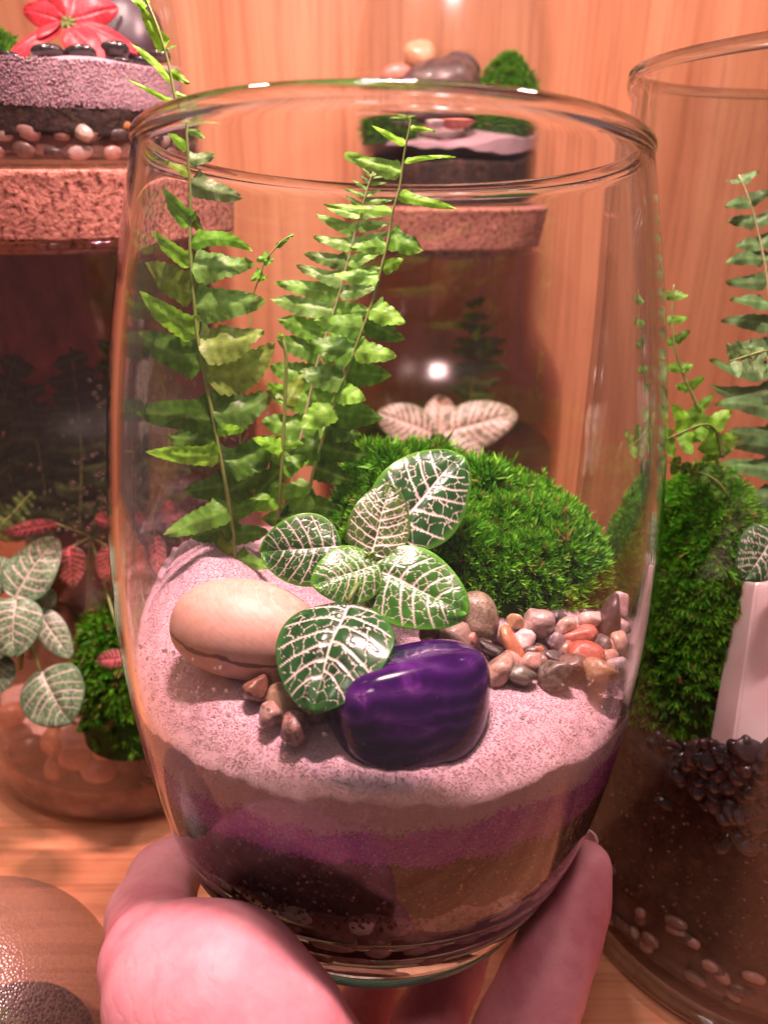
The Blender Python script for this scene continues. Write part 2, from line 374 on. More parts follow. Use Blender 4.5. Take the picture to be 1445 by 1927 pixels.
layer('soil', s_s + .004, s_v - .004, -.02, M['soil'], 'dark soil band under the violet sand in the held vase', 'soil', nz=12, bumpy=.02, seed=53)
layer('gravel_bed', 1.05, s_s - .004, .02, m_noise('gravel_filler', [(.3, (.05, .028, .025)), (.6, (.16, .085, .07))], 1.5, .5, .4, .1, .8, 4), 'brown gravel fines between the drainage stones at the foot of the vase', 'gravel', nz=8, bumpy=.1, seed=54)

def grains(pos, nrm_, col, size, name, label, cat, seed, parent=None):
    r = np.random.default_rng(seed); n = len(pos)
    o = np.array([[1, 0, 0], [-1, 0, 0], [0, 1, 0], [0, -1, 0], [0, 0, 1], [0, 0, -1.]]); fo = np.array([[0, 2, 4], [2, 1, 4], [1, 3, 4], [3, 0, 4], [2, 0, 5], [1, 2, 5], [3, 1, 5], [0, 3, 5]])
    Q = r.normal(size=(n, 3, 3)); Q, _ = np.linalg.qr(Q)
    sc = size * r.uniform(.55, 1.25, (n, 1, 1)) * r.uniform(.6, 1.2, (n, 1, 3))
    v = (o[None]*sc*r.uniform(.75, 1.25, (n, 6, 1))) @ Q + pos[:, None]
    f = fo[None] + (np.arange(n)*6)[:, None, None]
    return mesh(name, v.reshape(-1, 3), f.reshape(-1, 3), M['grain'], parent, smooth=False, color=np.repeat(col, 6, 0), label=label, cat=cat, kind='stuff')
def sand_cols(n, base, seed, var=.07):
    r = np.random.default_rng(seed); c = base * (1 + r.normal(0, var, (n, 1))); c = c * (1 + r.normal(0, .05, (n, 3)))
    br = r.random(n) < .06; c[br] = np.minimum(1, c[br]*1.25); dk = r.random(n) < .025; c[dk] *= .6
    return np.clip(c, .01, .95)
n = 120000; rr = 5.95*np.sqrt(rng.random(n)); aa = rng.random(n)*6.283; x, y = rr*np.cos(aa), rr*np.sin(aa)
st = sand_top(x, y); ok = np.hypot(x, y) < r_in(st) + .012; keep = ok & ((y < 2.2) | (x < -2)); x, y, st = x[keep], y[keep], st[keep]
p1 = V2W(x, y, st + .000 + .016*rng.random(len(x)))
n = 26000; a2 = rng.uniform(math.radians(170), math.radians(370), n); k2 = rng.random(n)
lo = np.interp(np.mod(a2, 6.2832), ANG, s_w); hi = np.interp(np.mod(a2, 6.2832), ANG, hi_w); s2 = lo + k2*(hi-lo) + rng.normal(0, .07, n)*(k2 < .3); r2 = r_in(s2) + .018
cl = rng.random(n) < .06; s2 = np.where(cl, hi + np.abs(rng.normal(0, .12, n)), s2); r2 = np.where(cl, r_in(s2) - .012, r2)      # grains clinging to the glass above the edge
p2 = V2W(r2*np.cos(a2), r2*np.sin(a2), s2)
grains(np.r_[p1, p2], None, sand_cols(len(p1)+len(p2), WHITE, 8), .016, 'sand_grain', 'loose glinting grains of the white sand in the held vase', 'sand', 9)
lo = np.interp(np.mod(a2, 6.2832), ANG, s_v) ; hi = np.interp(np.mod(a2, 6.2832), ANG, s_w); s2 = lo + rng.beta(1, 1, n)*(hi-lo) + rng.normal(0, .09, n); r2 = r_in(s2) + .018
vc = sand_cols(n, VIOLET, 18, .25); mix = (rng.random(n) < .12); vc[mix] = WHITE*.8
grains(V2W(r2*np.cos(a2), r2*np.sin(a2), s2), None, vc, .030, 'violet_grain', 'coarse violet grains of the coloured band in the held vase', 'sand', 19)
# pale specks in the soil
n = 1500; a3 = rng.uniform(math.radians(175), math.radians(365), n); s3 = rng.uniform(2.6, 4.4, n); r3 = r_in(s3) + .012
pc = np.where(rng.random((n, 1)) < .85, A(.20, .075, .055)*rng.uniform(.3, 1.2, (n, 1)), A(.34, .20, .17))
grains(V2W(r3*np.cos(a3), r3*np.sin(a3), s3), None, pc, .055, 'soil_crumb', 'pale crumbs and bark flecks in the soil of the held vase', 'soil', 29)
# drainage stones seen flat against the foot of the glass
DR = [((.42, .22, .18), (.55, .33, .28)), ((.06, .04, .04), (.14, .09, .08)), ((.30, .16, .12), (.45, .28, .22)), ((.50, .36, .32), (.62, .48, .44)), ((.16, .09, .07), (.30, .18, .14))]
k = 0
for ring, (s0, n0) in enumerate(((1.42, 15), (1.95, 15), (2.6, 15))):
    for j in range(n0):
        a = math.radians(182 + (j + .5*(ring % 2) + rng.uniform(-.25, .25)) * 176 / n0); s = s0 + rng.uniform(-.14, .14)
        rx, ry = rng.uniform(.26, .46), rng.uniform(.17, .27); rad = float(r_in(s)) - .13
        er = math.cos(a)*VX + math.sin(a)*VY; et = -math.sin(a)*VX + math.cos(a)*VY
        v, f = stone(V2W(rad*math.cos(a), rad*math.sin(a), s), rx, ry, .17, rng.uniform(-.3, .3), 900+k, .15, 2.4, 2, (et, VA, er))
        mesh('drainage_stone', v, f, m_pebble(*DR[int(rng.integers(len(DR)))], scale=1.6), label='small wet drainage stone pressed against the glass foot of the held vase', cat='stone', group='drainage stones in the foot of the held vase'); k += 1

# ------------------------------------------------------------------ beige banded stone
def m_beige():
    m, nt, out = new_mat('banded_beige_stone'); b = principled(nt, out, .5, .4)
    tc = N(nt, 'ShaderNodeTexCoord'); mp = N(nt, 'ShaderNodeMapping'); L(nt, tc.outputs['Object'], mp.inputs[0]); mp.inputs['Rotation'].default_value = (.3, .95, .2)
    wv = N(nt, 'ShaderNodeTexWave', bands_direction='X'); wv.inputs['Scale'].default_value = 330; wv.inputs['Distortion'].default_value = 3.5; wv.inputs['Detail'].default_value = 3; wv.inputs['Detail Scale'].default_value = 1.3
    L(nt, mp.outputs[0], wv.inputs[0])
    band = ramp(nt, wv.outputs[1], [(.0, (.60, .345, .27)), (.45, (.62, .37, .29)), (.8, (.58, .315, .245)), (1, (.65, .41, .325))])
    # a thin dark fissure low on the flank
    sx = N(nt, 'ShaderNodeSeparateXYZ'); L(nt, tc.outputs['Object'], sx.inputs[0]); wob = noise_tex(nt, .9, 4, .6)
    ma = N(nt, 'ShaderNodeMath', operation='MULTIPLY_ADD'); L(nt, wob, ma.inputs[0]); ma.inputs[1].default_value = .45*S; L(nt, sx.outputs[2], ma.inputs[2])
    mb = N(nt, 'ShaderNodeMath', operation='MULTIPLY_ADD'); L(nt, sx.outputs[0], mb.inputs[0]); mb.inputs[1].default_value = .16; L(nt, ma.outputs[0], mb.inputs[2])
    mc = N(nt, 'ShaderNodeMath', operation='SUBTRACT'); L(nt, mb.outputs[0], mc.inputs[0]); mc.inputs[1].default_value = 1.22*S
    md = N(nt, 'ShaderNodeMath', operation='ABSOLUTE'); L(nt, mc.outputs[0], md.inputs[0])
    brk = noise_tex(nt, 3.0, 3); me_ = N(nt, 'ShaderNodeMath', operation='MULTIPLY'); L(nt, brk, me_.inputs[0]); me_.inputs[1].default_value = .11*S
    mf = N(nt, 'ShaderNodeMath', operation='DIVIDE'); L(nt, md.outputs[0], mf.inputs[0]); L(nt, me_.outputs[0], mf.inputs[1])
    crack = ramp(nt, mf.outputs[0], [(.55, (.16, .07, .04)), (1.0, (1, 1, 1))])
    mot = ramp(nt, noise_tex(nt, 6, 5), [(.35, (.86, .80, .76)), (.55, (1, 1, 1))])
    x1 = N(nt, 'ShaderNodeMix', data_type='RGBA', blend_type='MULTIPLY'); x1.inputs[0].default_value = .9; L(nt, band, x1.inputs[6]); L(nt, crack, x1.inputs[7])
    x2 = N(nt, 'ShaderNodeMix', data_type='RGBA', blend_type='MULTIPLY'); x2.inputs[0].default_value = .7; L(nt, x1.outputs[2], x2.inputs[6]); L(nt, mot, x2.inputs[7])
    L(nt, x2.outputs[2], b.inputs['Base Color']); bump(nt, noise_tex(nt, 4, 5), b, .10, .02); return m
z = SANDZ(460, 1195, .6)
v, f = stone(P(472, 1178, z), 1.60, .97, 1.05, -.16, 5, .06, 2.15, 4)
mesh('beige_stone', v, f, m_beige(), label='large smooth beige stone with fine bands and a dark crack, left in the vase', cat='stone')
# ------------------------------------------------------------------ violet agate
def m_agate():
    m, nt, out = new_mat('violet_agate'); b = principled(nt, out, .10, .5, .3)
    wv = N(nt, 'ShaderNodeTexWave', bands_direction='DIAGONAL'); wv.inputs['Scale'].default_value = 120; wv.inputs['Distortion'].default_value = 7; wv.inputs['Detail'].default_value = 4; wv.inputs['Detail Scale'].default_value = .5
    tc = N(nt, 'ShaderNodeTexCoord'); mp = N(nt, 'ShaderNodeMapping'); L(nt, tc.outputs['Object'], mp.inputs[0]); mp.inputs['Rotation'].default_value = (.4, .9, 1.2); L(nt, mp.outputs[0], wv.inputs[0])
    c = ramp(nt, wv.outputs[1], [(0, (.020, .002, .050)), (.6, (.036, .004, .075)), (.90, (.045, .008, .09)), (.985, (.062, .020, .10)), (1, (.045, .007, .09))])
    c2 = ramp(nt, noise_tex(nt, .9, 5, .6, None, 1.2), [(.36, (.30, .4, .7)), (.5, (.8, .8, 1)), (.58, (1.6, 1.6, 1.5)), (.62, (3.2, 5.0, 2.6)), (.65, (1.5, 1.4, 1.3)), (.8, (1.0, 1.0, 1.0))])
    x1 = N(nt, 'ShaderNodeMix', data_type='RGBA', blend_type='MULTIPLY'); x1.inputs[0].default_value = .8; L(nt, c, x1.inputs[6]); L(nt, c2, x1.inputs[7]); L(nt, x1.outputs[2], b.inputs['Base Color'])
    
    return m
zc = SANDZ(790, 1395, .35) + 1.15
agc = P(776, 1330, zc)
v, f = stone(agc, 1.60, 1.10, 1.05, .05, 77, .07, 3.2, 4, facet=.3, frame=(nrm(A(.95, .30, 0)), nrm(A(-.05, .30, .95)), np.cross(nrm(A(-.05, .30, .95)), nrm(A(.95, .30, 0)))))
mesh('violet_agate', v, f, m_agate(), label='polished deep violet agate with pale swirls near the front of the vase', cat='stone')
sp = []
mw = bpy.data.objects['violet_agate']
for k in range(46):
    i = int(rng.integers(len(v)));  n_ = nrm(v[i] - agc)
    if n_ @ A(0, -.6, .8) > .2: sp.append((v[i] + n_*.004, n_))
beads(sp, 'water_bead', mw, None, .012, .03, M['dew'], 13, .6)

# ------------------------------------------------------------------ pebbles: px, py, w, h, roll, colours, label
PEB = [
 (903,1167,62,80,.2,(.20,.15,.10),(.42,.33,.24),'grey ochre speckled pebble, tallest at the left end by the moss foot'),
 (1009,1172,56,66,-.2,(.40,.27,.25),(.60,.44,.40),'large pink grey speckled pebble standing against the moss front'),
 (969,1170,30,27,0,(.42,.24,.12),(.55,.34,.20),'small tan glossy pebble between the two tall pebbles at the moss'),
 (949,1188,32,36,0,(.66,.44,.42),(.74,.54,.50),'pale pink pebble behind the long orange pebble'),
 (963,1213,36,66,.35,(.50,.18,.09),(.62,.27,.15),'elongated orange pebble leaning in the middle of the right pebbles'),
 (986,1204,42,42,0,(.66,.45,.44),(.76,.58,.56),'round pale pink pebble beside the elongated orange one'),
 (1042,1203,38,38,.3,(.24,.17,.18),(.50,.40,.42),'mottled mauve grey pebble left of the coral red one'),
 (1066,1179,42,40,0,(.46,.29,.22),(.68,.52,.46),'pink beige mottled pebble just above the coral red one'),
 (1097,1193,58,38,.25,(.55,.13,.10),(.66,.24,.19),'bright coral red pebble, upper of the two red ones'),
 (1094,1229,66,42,-.05,(.32,.06,.04),(.50,.14,.10),'dark red squarish pebble, lower of the two red ones'),
 (1114,1165,42,32,.1,(.56,.38,.34),(.68,.50,.46),'pale peach pebble beside the dark upright one'),
 (1149,1166,34,74,-.55,(.035,.022,.03),(.09,.06,.075),'long dark plum pebble leaning upright near the right glass'),
 (1132,1213,42,50,.3,(.06,.05,.055),(.14,.11,.12),'dark grey rounded pebble right of the red ones'),
 (1168,1208,34,54,.1,(.48,.29,.20),(.62,.43,.35),'tan pink oval pebble touching the right glass'),
 (1172,1134,26,50,.05,(.55,.34,.36),(.70,.50,.50),'grainy pink pebble standing highest against the right glass'),
 (1160,1254,44,42,0,(.44,.34,.36),(.60,.50,.52),'mauve milky pebble lowest against the right glass'),
 (1122,1263,62,42,-.5,(.24,.12,.06),(.42,.27,.18),'brown mottled pebble slanting at the lower right of the group'),
 (1042,1263,54,48,.1,(.025,.022,.02),(.20,.17,.14),'black speckled pebble at the sand edge'),
 (999,1247,46,40,.2,(.58,.29,.24),(.68,.42,.36),'lumpy salmon pink pebble at the sand edge'),
 (941,1259,46,62,-.35,(.30,.17,.11),(.56,.36,.29),'brown pink angular pebble next to the violet agate'),
 (981,1266,48,36,-.45,(.11,.10,.075),(.22,.19,.14),'olive grey pebble below the salmon one'),
 (930,1222,78,22,-.5,(.02,.017,.016),(.06,.05,.045),'black splinter-shaped pebble slanting in front of the orange one'),
 (866,1221,58,32,.05,(.02,.018,.018),(.12,.10,.10),'black glossy pebble behind the violet agate'),
 (850,1195,54,54,.3,(.30,.20,.16),(.44,.32,.27),'taupe pebble just behind the black one over the agate'),
 (885,1199,28,30,0,(.50,.19,.15),(.60,.29,.24),'small coral pebble between taupe and ochre ones'),
 (807,1216,42,32,0,(.20,.12,.07),(.36,.24,.16),'brown tan pebble under the right net leaf over the agate'),
 (817,1190,42,32,.2,(.16,.09,.06),(.30,.19,.14),'brown pebble tucked under the right net leaf'),
 (1014,1221,22,16,0,(.50,.18,.08),(.60,.27,.14),'tiny orange pebble in the middle of the right group'),
 (1036,1233,46,28,-.15,(.06,.05,.05),(.15,.12,.12),'dark slate pebble under the mottled mauve one'),
 (1079,1246,56,28,-.25,(.07,.04,.03),(.17,.11,.09),'dark brown flat pebble under the dark red one'),
 (1049,1160,42,26,0,(.06,.05,.05),(.16,.13,.14),'wet dark pebble at the moss edge behind the mottled one'),
 (1176,1181,28,34,0,(.52,.36,.36),(.64,.48,.48),'rosy pebble squeezed to the right glass behind the tan oval'),
 (835,1172,52,30,0,(.14,.08,.06),(.26,.17,.13),'deep brown pebble in the shade below the right net leaf'),
 (485,1296,50,46,0,(.13,.05,.03),(.30,.13,.08),'glossy russet pebble, leftmost of the few by the beige stone'),
 (540,1318,64,66,.2,(.36,.22,.12),(.50,.34,.22),'tan pebble, largest of the few under the low net leaf'),
 (513,1340,44,38,.2,(.34,.18,.14),(.58,.38,.33),'lumpy pinkish brown pebble in front of the beige stone'),
 (554,1366,54,50,-.4,(.10,.05,.04),(.55,.30,.25),'pink and black mottled pebble, frontmost by the agate'),
 (519,1274,28,24,0,(.40,.17,.08),(.50,.25,.14),'small orange brown pebble at the foot of the beige stone'),
 (592,1330,56,60,0,(.10,.045,.035),(.24,.12,.09),'dark reddish brown pebble in shade beside the agate'),
]
for k, (px, py, w_, h_, roll, c1, c2, lab) in enumerate(PEB):
    off = .22 + .35*max(0, (1215 - py))/60 if px > 700 else .22
    z = SANDZ(px, py, min(off, .65)); hw, hh = w_/2*z/F, h_/2*z/F
    v, f = stone(P(px, py, z), hw*1.06, hh*1.06, .55*(hw+hh), roll, 300+k, .36, 2.5, 3, facet=.9)
    q = np.stack(W2V(v), -1); rad = np.hypot(q[:, 0], q[:, 1]); lim = r_in(q[:, 2]) - .03; e = np.max(rad - lim)
    if e > 0: d = nrm(A(q[:, 0].mean(), q[:, 1].mean())) * e; v = v - (d[0]*VX + d[1]*VY)
    c1, c2 = tuple(.78*q for q in c1), tuple(.80*q for q in c2)
    mesh('pebble', v, f, m_pebble(c1, c2, .30, 3.0 if k % 3 else 5.0, .3), label=lab, cat='pebble', group='pebbles on the sand in the held vase')
# a second, half-hidden course under the right pebbles
for k, (px, py) in enumerate([(925,1192),(985,1178),(1020,1200),(1075,1212),(1062,1222),(1110,1190),(1135,1180),(1150,1215),(905,1205),(1018,1240),(960,1240),(1005,1225),(1140,1235),(1090,1175)]):
    z = SANDZ(px, py, .12); c1, c2 = DR[k % len(DR)]
    v, f = stone(P(px, py, z), .27, .2, .25, rng.uniform(-1, 1), 700+k, .15, 2.3, 2)
    mesh('pebble', v, f, m_pebble(c1, c2, .25, 2.0), label='small wet pebble half buried under the right-hand pebbles', cat='pebble', group='half buried pebbles under the right-hand group')
# ================================================================== moss
def moss_shoots(base, nrm_, length, name, parent, seed, leaflets=11, bright=1.0, mat=None, spread=1.0):
    """star-shaped moss shoots: each a whorl of narrow pointed leaflets; one joined mesh"""
    r = np.random.default_rng(seed); n = len(base)
    up = nrm_ / np.linalg.norm(nrm_, axis=1)[:, None]
    ref = r.normal(size=(n, 3)); t = np.cross(up, ref); t /= np.linalg.norm(t, axis=1)[:, None]; b = np.cross(up, t)
    k = np.arange(leaflets); phi = k*2.4 + r.uniform(0, 6.28, (n, 1)) + r.normal(0, .25, (n, leaflets))
    tilt = (.15 + .95*(k/leaflets)) * spread * r.uniform(.8, 1.25, (n, leaflets))
    rad = t[:, None]*np.cos(phi)[..., None] + b[:, None]*np.sin(phi)[..., None]
    d = up[:, None]*np.cos(tilt)[..., None] + rad*np.sin(tilt)[..., None]
    side = np.cross(d, up[:, None] + 1e-3); side /= np.linalg.norm(side, axis=2)[..., None] + 1e-9
    ln = (np.asarray(length).reshape(-1, 1) * r.uniform(.7, 1.15, (n, leaflets)))[..., None]
    p0 = base[:, None] + up[:, None]*ln*.15*r.uniform(-1, 1, (n, leaflets))[..., None]
    mid = p0 + d*ln*.5; tip = p0 + d*ln + up[:, None]*ln*.18; wd = .10*ln
    v = np.stack([p0 - side*wd*.5, p0 + side*wd*.5, mid + side*wd, mid - side*wd, tip], 2).reshape(-1, 3)
    m = n*leaflets; o = (np.arange(m)*5)[:, None]
    f = np.concatenate([o + [0, 1, 2], o + [0, 2, 3], o + [3, 2, 4]])
    g = r.uniform(.6, 1.25, (n, 1, 1)) * r.uniform(.8, 1.2, (n, leaflets, 1)); hue = r.uniform(0, 1, (n, 1, 1))
    c = (A(.045, .25, .010)*(1-hue) + A(.16, .45, .020)*hue) * g * bright
    yl = (r.random((n, leaflets, 1)) < .03) | (r.random((n, 1, 1)) < .02); c = np.where(yl, A(.30, .20, .07), c)
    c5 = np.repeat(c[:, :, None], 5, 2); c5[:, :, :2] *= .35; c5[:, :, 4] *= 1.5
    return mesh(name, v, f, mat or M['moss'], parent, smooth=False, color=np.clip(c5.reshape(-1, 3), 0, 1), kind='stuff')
MC = (2.35, 2.05); MR = (4.0, 2.9)
def moss_h(x, y):
    dx, dy = (x-MC[0])/MR[0], (y-MC[1])/MR[1]; d = np.clip(dx*dx + dy*dy, 0, 1)
    h = (2.72 - .15*x) * (1 - d**2.1) ** .50; h = h + .45*np.exp(-((x-.1)**2 + (y-3.6)**2)/2.5)*(d < 1) - 0*x
    return sand_s(x, y) - .35 + h * (1 + .08*snoise(np.stack([x, y], -1), .35, 61, 2)) + .36*snoise(np.stack([x, y], -1), .36, 64, 3)*(d < .97)
mossr = root('moss_cushion', V2W(MC[0], MC[1], 7.2), 'bright green cushion of moss at the back right of the held vase', 'moss')
nr_, na_ = 26, 90; a_ = np.linspace(0, 6.2832, na_, endpoint=False); k_ = np.linspace(0.02, 1, nr_)
x = MC[0] + MR[0]*k_[:, None]*np.cos(a_); y = MC[1] + MR[1]*k_[:, None]*np.sin(a_)
def inside(x, y, s, gap): 
    rad = np.hypot(x, y); lim = r_in(np.clip(s, 2, 16)) - gap; sc = np.where(rad > lim, lim/np.maximum(rad, 1e-6), 1); return x*sc, y*sc
s = moss_h(x, y); x2, y2 = inside(x, y, s, .12)
v = V2W(x2.ravel(), y2.ravel(), s.ravel() - .22)
mesh('moss_core', v, grid_faces(nr_, na_, True)[:, ::-1].copy(), M['mosscore'], mossr)
n = 13000; k_ = np.sqrt(rng.random(n))*.995; a_ = rng.random(n)*6.2832
x = MC[0] + MR[0]*k_*np.cos(a_); y = MC[1] + MR[1]*k_*np.sin(a_); s = moss_h(x, y)
e = .05; nx = -(moss_h(x+e, y)-s)/e; ny = -(moss_h(x, y+e)-s)/e; nv = np.stack([nx, ny, np.ones(n)], -1); nv /= np.linalg.norm(nv, axis=1)[:, None]
nv += rng.normal(0, .22, (n, 3)); x2, y2 = inside(x, y, s, .16)
ln = rng.uniform(.12, .25, n) * (1 + .55*(s > 9.7)) * (1 + .6*(rng.random(n) < .06)); push = rng.normal(0, .09, n) - .10
base = V2W(x2, y2, s) + (nv[:, :1]*VX + nv[:, 1:2]*VY + nv[:, 2:3]*VA) * push[:, None]
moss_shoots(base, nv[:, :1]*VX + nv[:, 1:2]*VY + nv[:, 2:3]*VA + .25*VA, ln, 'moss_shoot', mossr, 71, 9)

# ================================================================== net-veined leaves
def seg_dist(p, a, b):
    ab = b-a; t = np.clip(((p-a) @ ab)/(ab @ ab + 1e-12), 0, 1); q = p - a - t[:, None]*ab; return np.hypot(q[:, 0], q[:, 1]), t
def vein_field(u, vv, seed, aspect, nsec=6, ter=95, wmul=1.0):
    """vein strength 0..1: a midrib, arching side veins, antler-like forks and a faint mesh between them"""
    r = np.random.default_rng(seed)
    hw = leaf_w(vv); X_ = u*hw*aspect; p = np.stack([X_, vv], -1); d = np.full(len(p), 9.0); df = np.full(len(p), 9.0)
    d = np.minimum(d, np.abs(X_ + .006*np.sin(vv*9+seed))/(.0175*wmul*(1 - .72*vv)))
    gap = .80/nsec
    def line(a, b, w0, w1, fine=False):
        nonlocal d, df
        dd, t = seg_dist(p, np.asarray(a), np.asarray(b)); q = dd/(wmul*(w0 + (w1-w0)*t))
        if fine: df = np.minimum(df, q)
        else: d = np.minimum(d, q)
    for sd in (-1, 1):
        for k in range(nsec):
            v0 = max(.015, .02 + gap*(k + r.uniform(-.12, .12) + (.35 if sd > 0 else 0)))
            ang = (.20, .42, .62, .74, .82, .9, .95, 1.0)[min(k, 7)] + r.uniform(-.05, .05)
            reach = .99*float(leaf_w(np.array([min(.97, v0 + .18)]))[0])*aspect; n = 10; T = np.linspace(0, 1, n)
            run = reach*np.tan(ang)*.62
            pts = np.stack([sd*reach*(T - .06*T*T), v0 + run*(.55*T + .45*T*T)], 1) + np.cumsum(r.normal(0, .0035, (n, 2)), 0); pts[0] = (0, v0)
            for j in range(n-1):
                w0 = .0122*(1 - .66*j/n)*(1.1 - .35*k/nsec); line(pts[j], pts[j+1], w0, w0*.92)
    ter = int(ter*.85); sx = r.uniform(-1, 1, ter)*aspect*.52; sy = r.uniform(0, 1, ter)
    for q in range(6):
        g_ = r.uniform(0, 1, (700, 2)); g_[:, 0] = (g_[:, 0]*2-1)*aspect*.52; w_ = ((g_[:, :1]-sx)**2 + (g_[:, 1:]-sy)**2).argmin(1)
        for j in range(ter):
            m_ = w_ == j
            if m_.any(): sx[j] += .6*(g_[m_, 0].mean()-sx[j]); sy[j] += .6*(g_[m_, 1].mean()-sy[j])
    P2 = np.stack([X_ + .012*np.sin(vv*37+seed), vv + .012*np.sin(X_*41)], -1)
    D = np.sqrt((P2[:, :1]-sx)**2 + (P2[:, 1:]-sy)**2); D.sort(axis=1); e = (D[:, 1]-D[:, 0])
    d3 = e/(.0062*wmul + 1e-6)
    rim_ = smooth01(.985, .90, np.abs(u)) * smooth01(.99, .94, vv)
    v1 = smooth01(1.45, .70, d) * rim_; v3 = smooth01(1.35, .5, d3) * smooth01(.95, .82, np.abs(u)) * .82
    return np.maximum(v1, v3)
def leaf_w(v): 
    v = np.asarray(v, float); return .5*np.clip(np.sin(np.pi*np.clip(v, 0, 1)**.80), 0, 1)**.52 * (1.05 - .10*v)
def net_leaf(base, tip, width, normal, parent, seed, nv=84, nu=64, green=(.022, .095, .016), edge=(.07, .24, .02), vein=(.78, .67, .61), cup=.10, droop=.12, mat=None, nsec=6, ter=95, wmul=1.0, quilt=.018, name='leaf', label=None, thick=True):
    base, tip = np.asarray(base), np.asarray(tip); ax = tip-base; Ln = np.linalg.norm(ax); ax = ax/Ln
    n = np.asarray(normal, float); n = nrm(n - ax*(n @ ax)); sd = np.cross(ax, n)
    vv, uu = np.meshgrid(np.linspace(0, 1, nv), np.linspace(-1, 1, nu), indexing='ij'); vv = vv.ravel(); uu = uu.ravel()
    vv = .5 - .5*np.cos(np.pi*np.clip(vv, .003, .997))
    hw = leaf_w(vv)*width; asp = width/Ln; vf = vein_field(uu, vv, seed, asp, nsec, ter, wmul)
    r = np.random.default_rng(seed)
    h = -droop*Ln*(vv-.25)**2*1.6 - cup*width*(np.abs(uu)**2.2)*.5*leaf_w(vv)*2 + .02*Ln*np.sin(vv*7+seed)*uu + .03*width*snoise(np.stack([uu, vv*2], -1), .5, seed, 2)
    h = h + quilt*width*.4*(1-vf)*(1-np.abs(uu)**6) + .03*width*np.exp(-(uu*hw/(.06*width))**2)*-1
    pos = base + vv[:, None]*Ln*ax + (uu*hw)[:, None]*sd + h[:, None]*n
    em = smooth01(.80, 1.0, np.abs(uu))[:, None] + smooth01(.92, 1.0, vv)[:, None]; em = np.clip(em, 0, 1)
    g = np.asarray(green)*(1 + .35*snoise(np.stack([uu*2, vv*3], -1), .8, seed+3, 2))[:, None]
    c = g*(1-em) + np.asarray(edge)*em; c = c*(1-vf[:, None]) + np.asarray(vein)*vf[:, None]
    f = grid_faces(nv, nu)[:, ::-1].copy()
    o = mesh(name, pos, f, mat or M['fit'], parent, color=np.clip(c, 0, 1))
    if thick:
        so = o.modifiers.new('thickness', 'SOLIDIFY'); so.thickness = .035*S; so.offset = -1
    if label: o['label'] = label
    return o
def zs(px, py, x=None, s=None):
    """camera depth where the ray meets vase height s"""
    d = RAY(px, py); return (s - (CAM-VB) @ VA)/(d @ VA)
toC = nrm(A(0, -1, .55)); UPV = A(0, 0, 1.0)
fz = 15.3
fit = root('nerve_plant', V2W(-.35, -.75, 7.05), 'dark green nerve plant with white netted leaves in the middle of the vase', 'plant')
hub = P(697, 1056, fz)
st = curve_pts([V2W(-.35, -.75, 6.9), V2W(-.4, -.75, 7.5), hub + A(.0, .05, -.3), hub], 14)
v, f = tube(st, np.linspace(.11, .07, 14), 10); STEM = m_noise('plant_stem', [(.3, (.10, .16, .03)), (.7, (.22, .26, .08))], 2, .45, .4)
mesh('stem', v, f, STEM, fit)
def n_at(tx, ty): return nrm(A(tx, -1, .75 + ty))
LV = [ # base(px,py,dz), tip(px,py,dz), width px, normal tweak, seed, options
 ((728,1012,.55), (872,846,1.15), 184, n_at(.25, .25), 1, dict(green=(.014,.07,.016), nsec=6, ter=80, droop=.15, cup=.14)),
 ((697,1052,.0), (734,908,.35), 118, n_at(.0, -.15), 2, dict(green=(.05,.10,.02), edge=(.06,.13,.02), nsec=7, ter=110, wmul=1.15)),
 ((640,1028,.1), (489,1035,.05), 140, n_at(-.25, .05), 3, dict(green=(.022,.085,.016), nsec=6, ter=100)),
 ((712,1062,-.15), (594,1094,-.75), 112, n_at(.0, .35), 4, dict(green=(.04,.16,.016), edge=(.08,.28,.02), nsec=7, ter=120, wmul=1.1, cup=.2)),
 ((702,1068,-.1), (876,1146,-.75), 156, n_at(.15, .25), 5, dict(green=(.03,.13,.014), edge=(.08,.30,.02), nsec=6, ter=105)),
 ((656,1130,-.9), (584,1312,-2.5), 200, n_at(-.35, .25), 6, dict(green=(.012,.062,.014), edge=(.025,.12,.02), nsec=6, ter=85, droop=.16)),
]
for (bx, by, bz), (tx, ty, tz), wpx, nn, sd, kw in LV:
    net_leaf(P(bx, by, fz+bz), P(tx, ty, fz+tz), wpx*fz/F, nn, fit, sd, nv=120, nu=92, **kw)
    pt = curve_pts([hub + A(0, .03, -.05) if by < 1100 else hub + A(0, .1, -.7), .5*(hub+P(bx, by, fz+bz)) + A(0, .05, -.05), P(bx, by, fz+bz)], 7); v, f = tube(pt, .05, 8); mesh('petiole', v, f, STEM, fit)
bud = []
for k, (dx, dy) in enumerate(((-9, -14), (6, -16), (0, -4))):
    net_leaf(P(697, 1056, fz-.03), P(697+dx, 1056+dy, fz-.18), .16, n_at(0, .3), fit, 30+k, nv=14, nu=10, green=(.16,.30,.05), edge=(.2,.34,.06), vein=(.3,.42,.1), ter=10, name='bud_leaf')

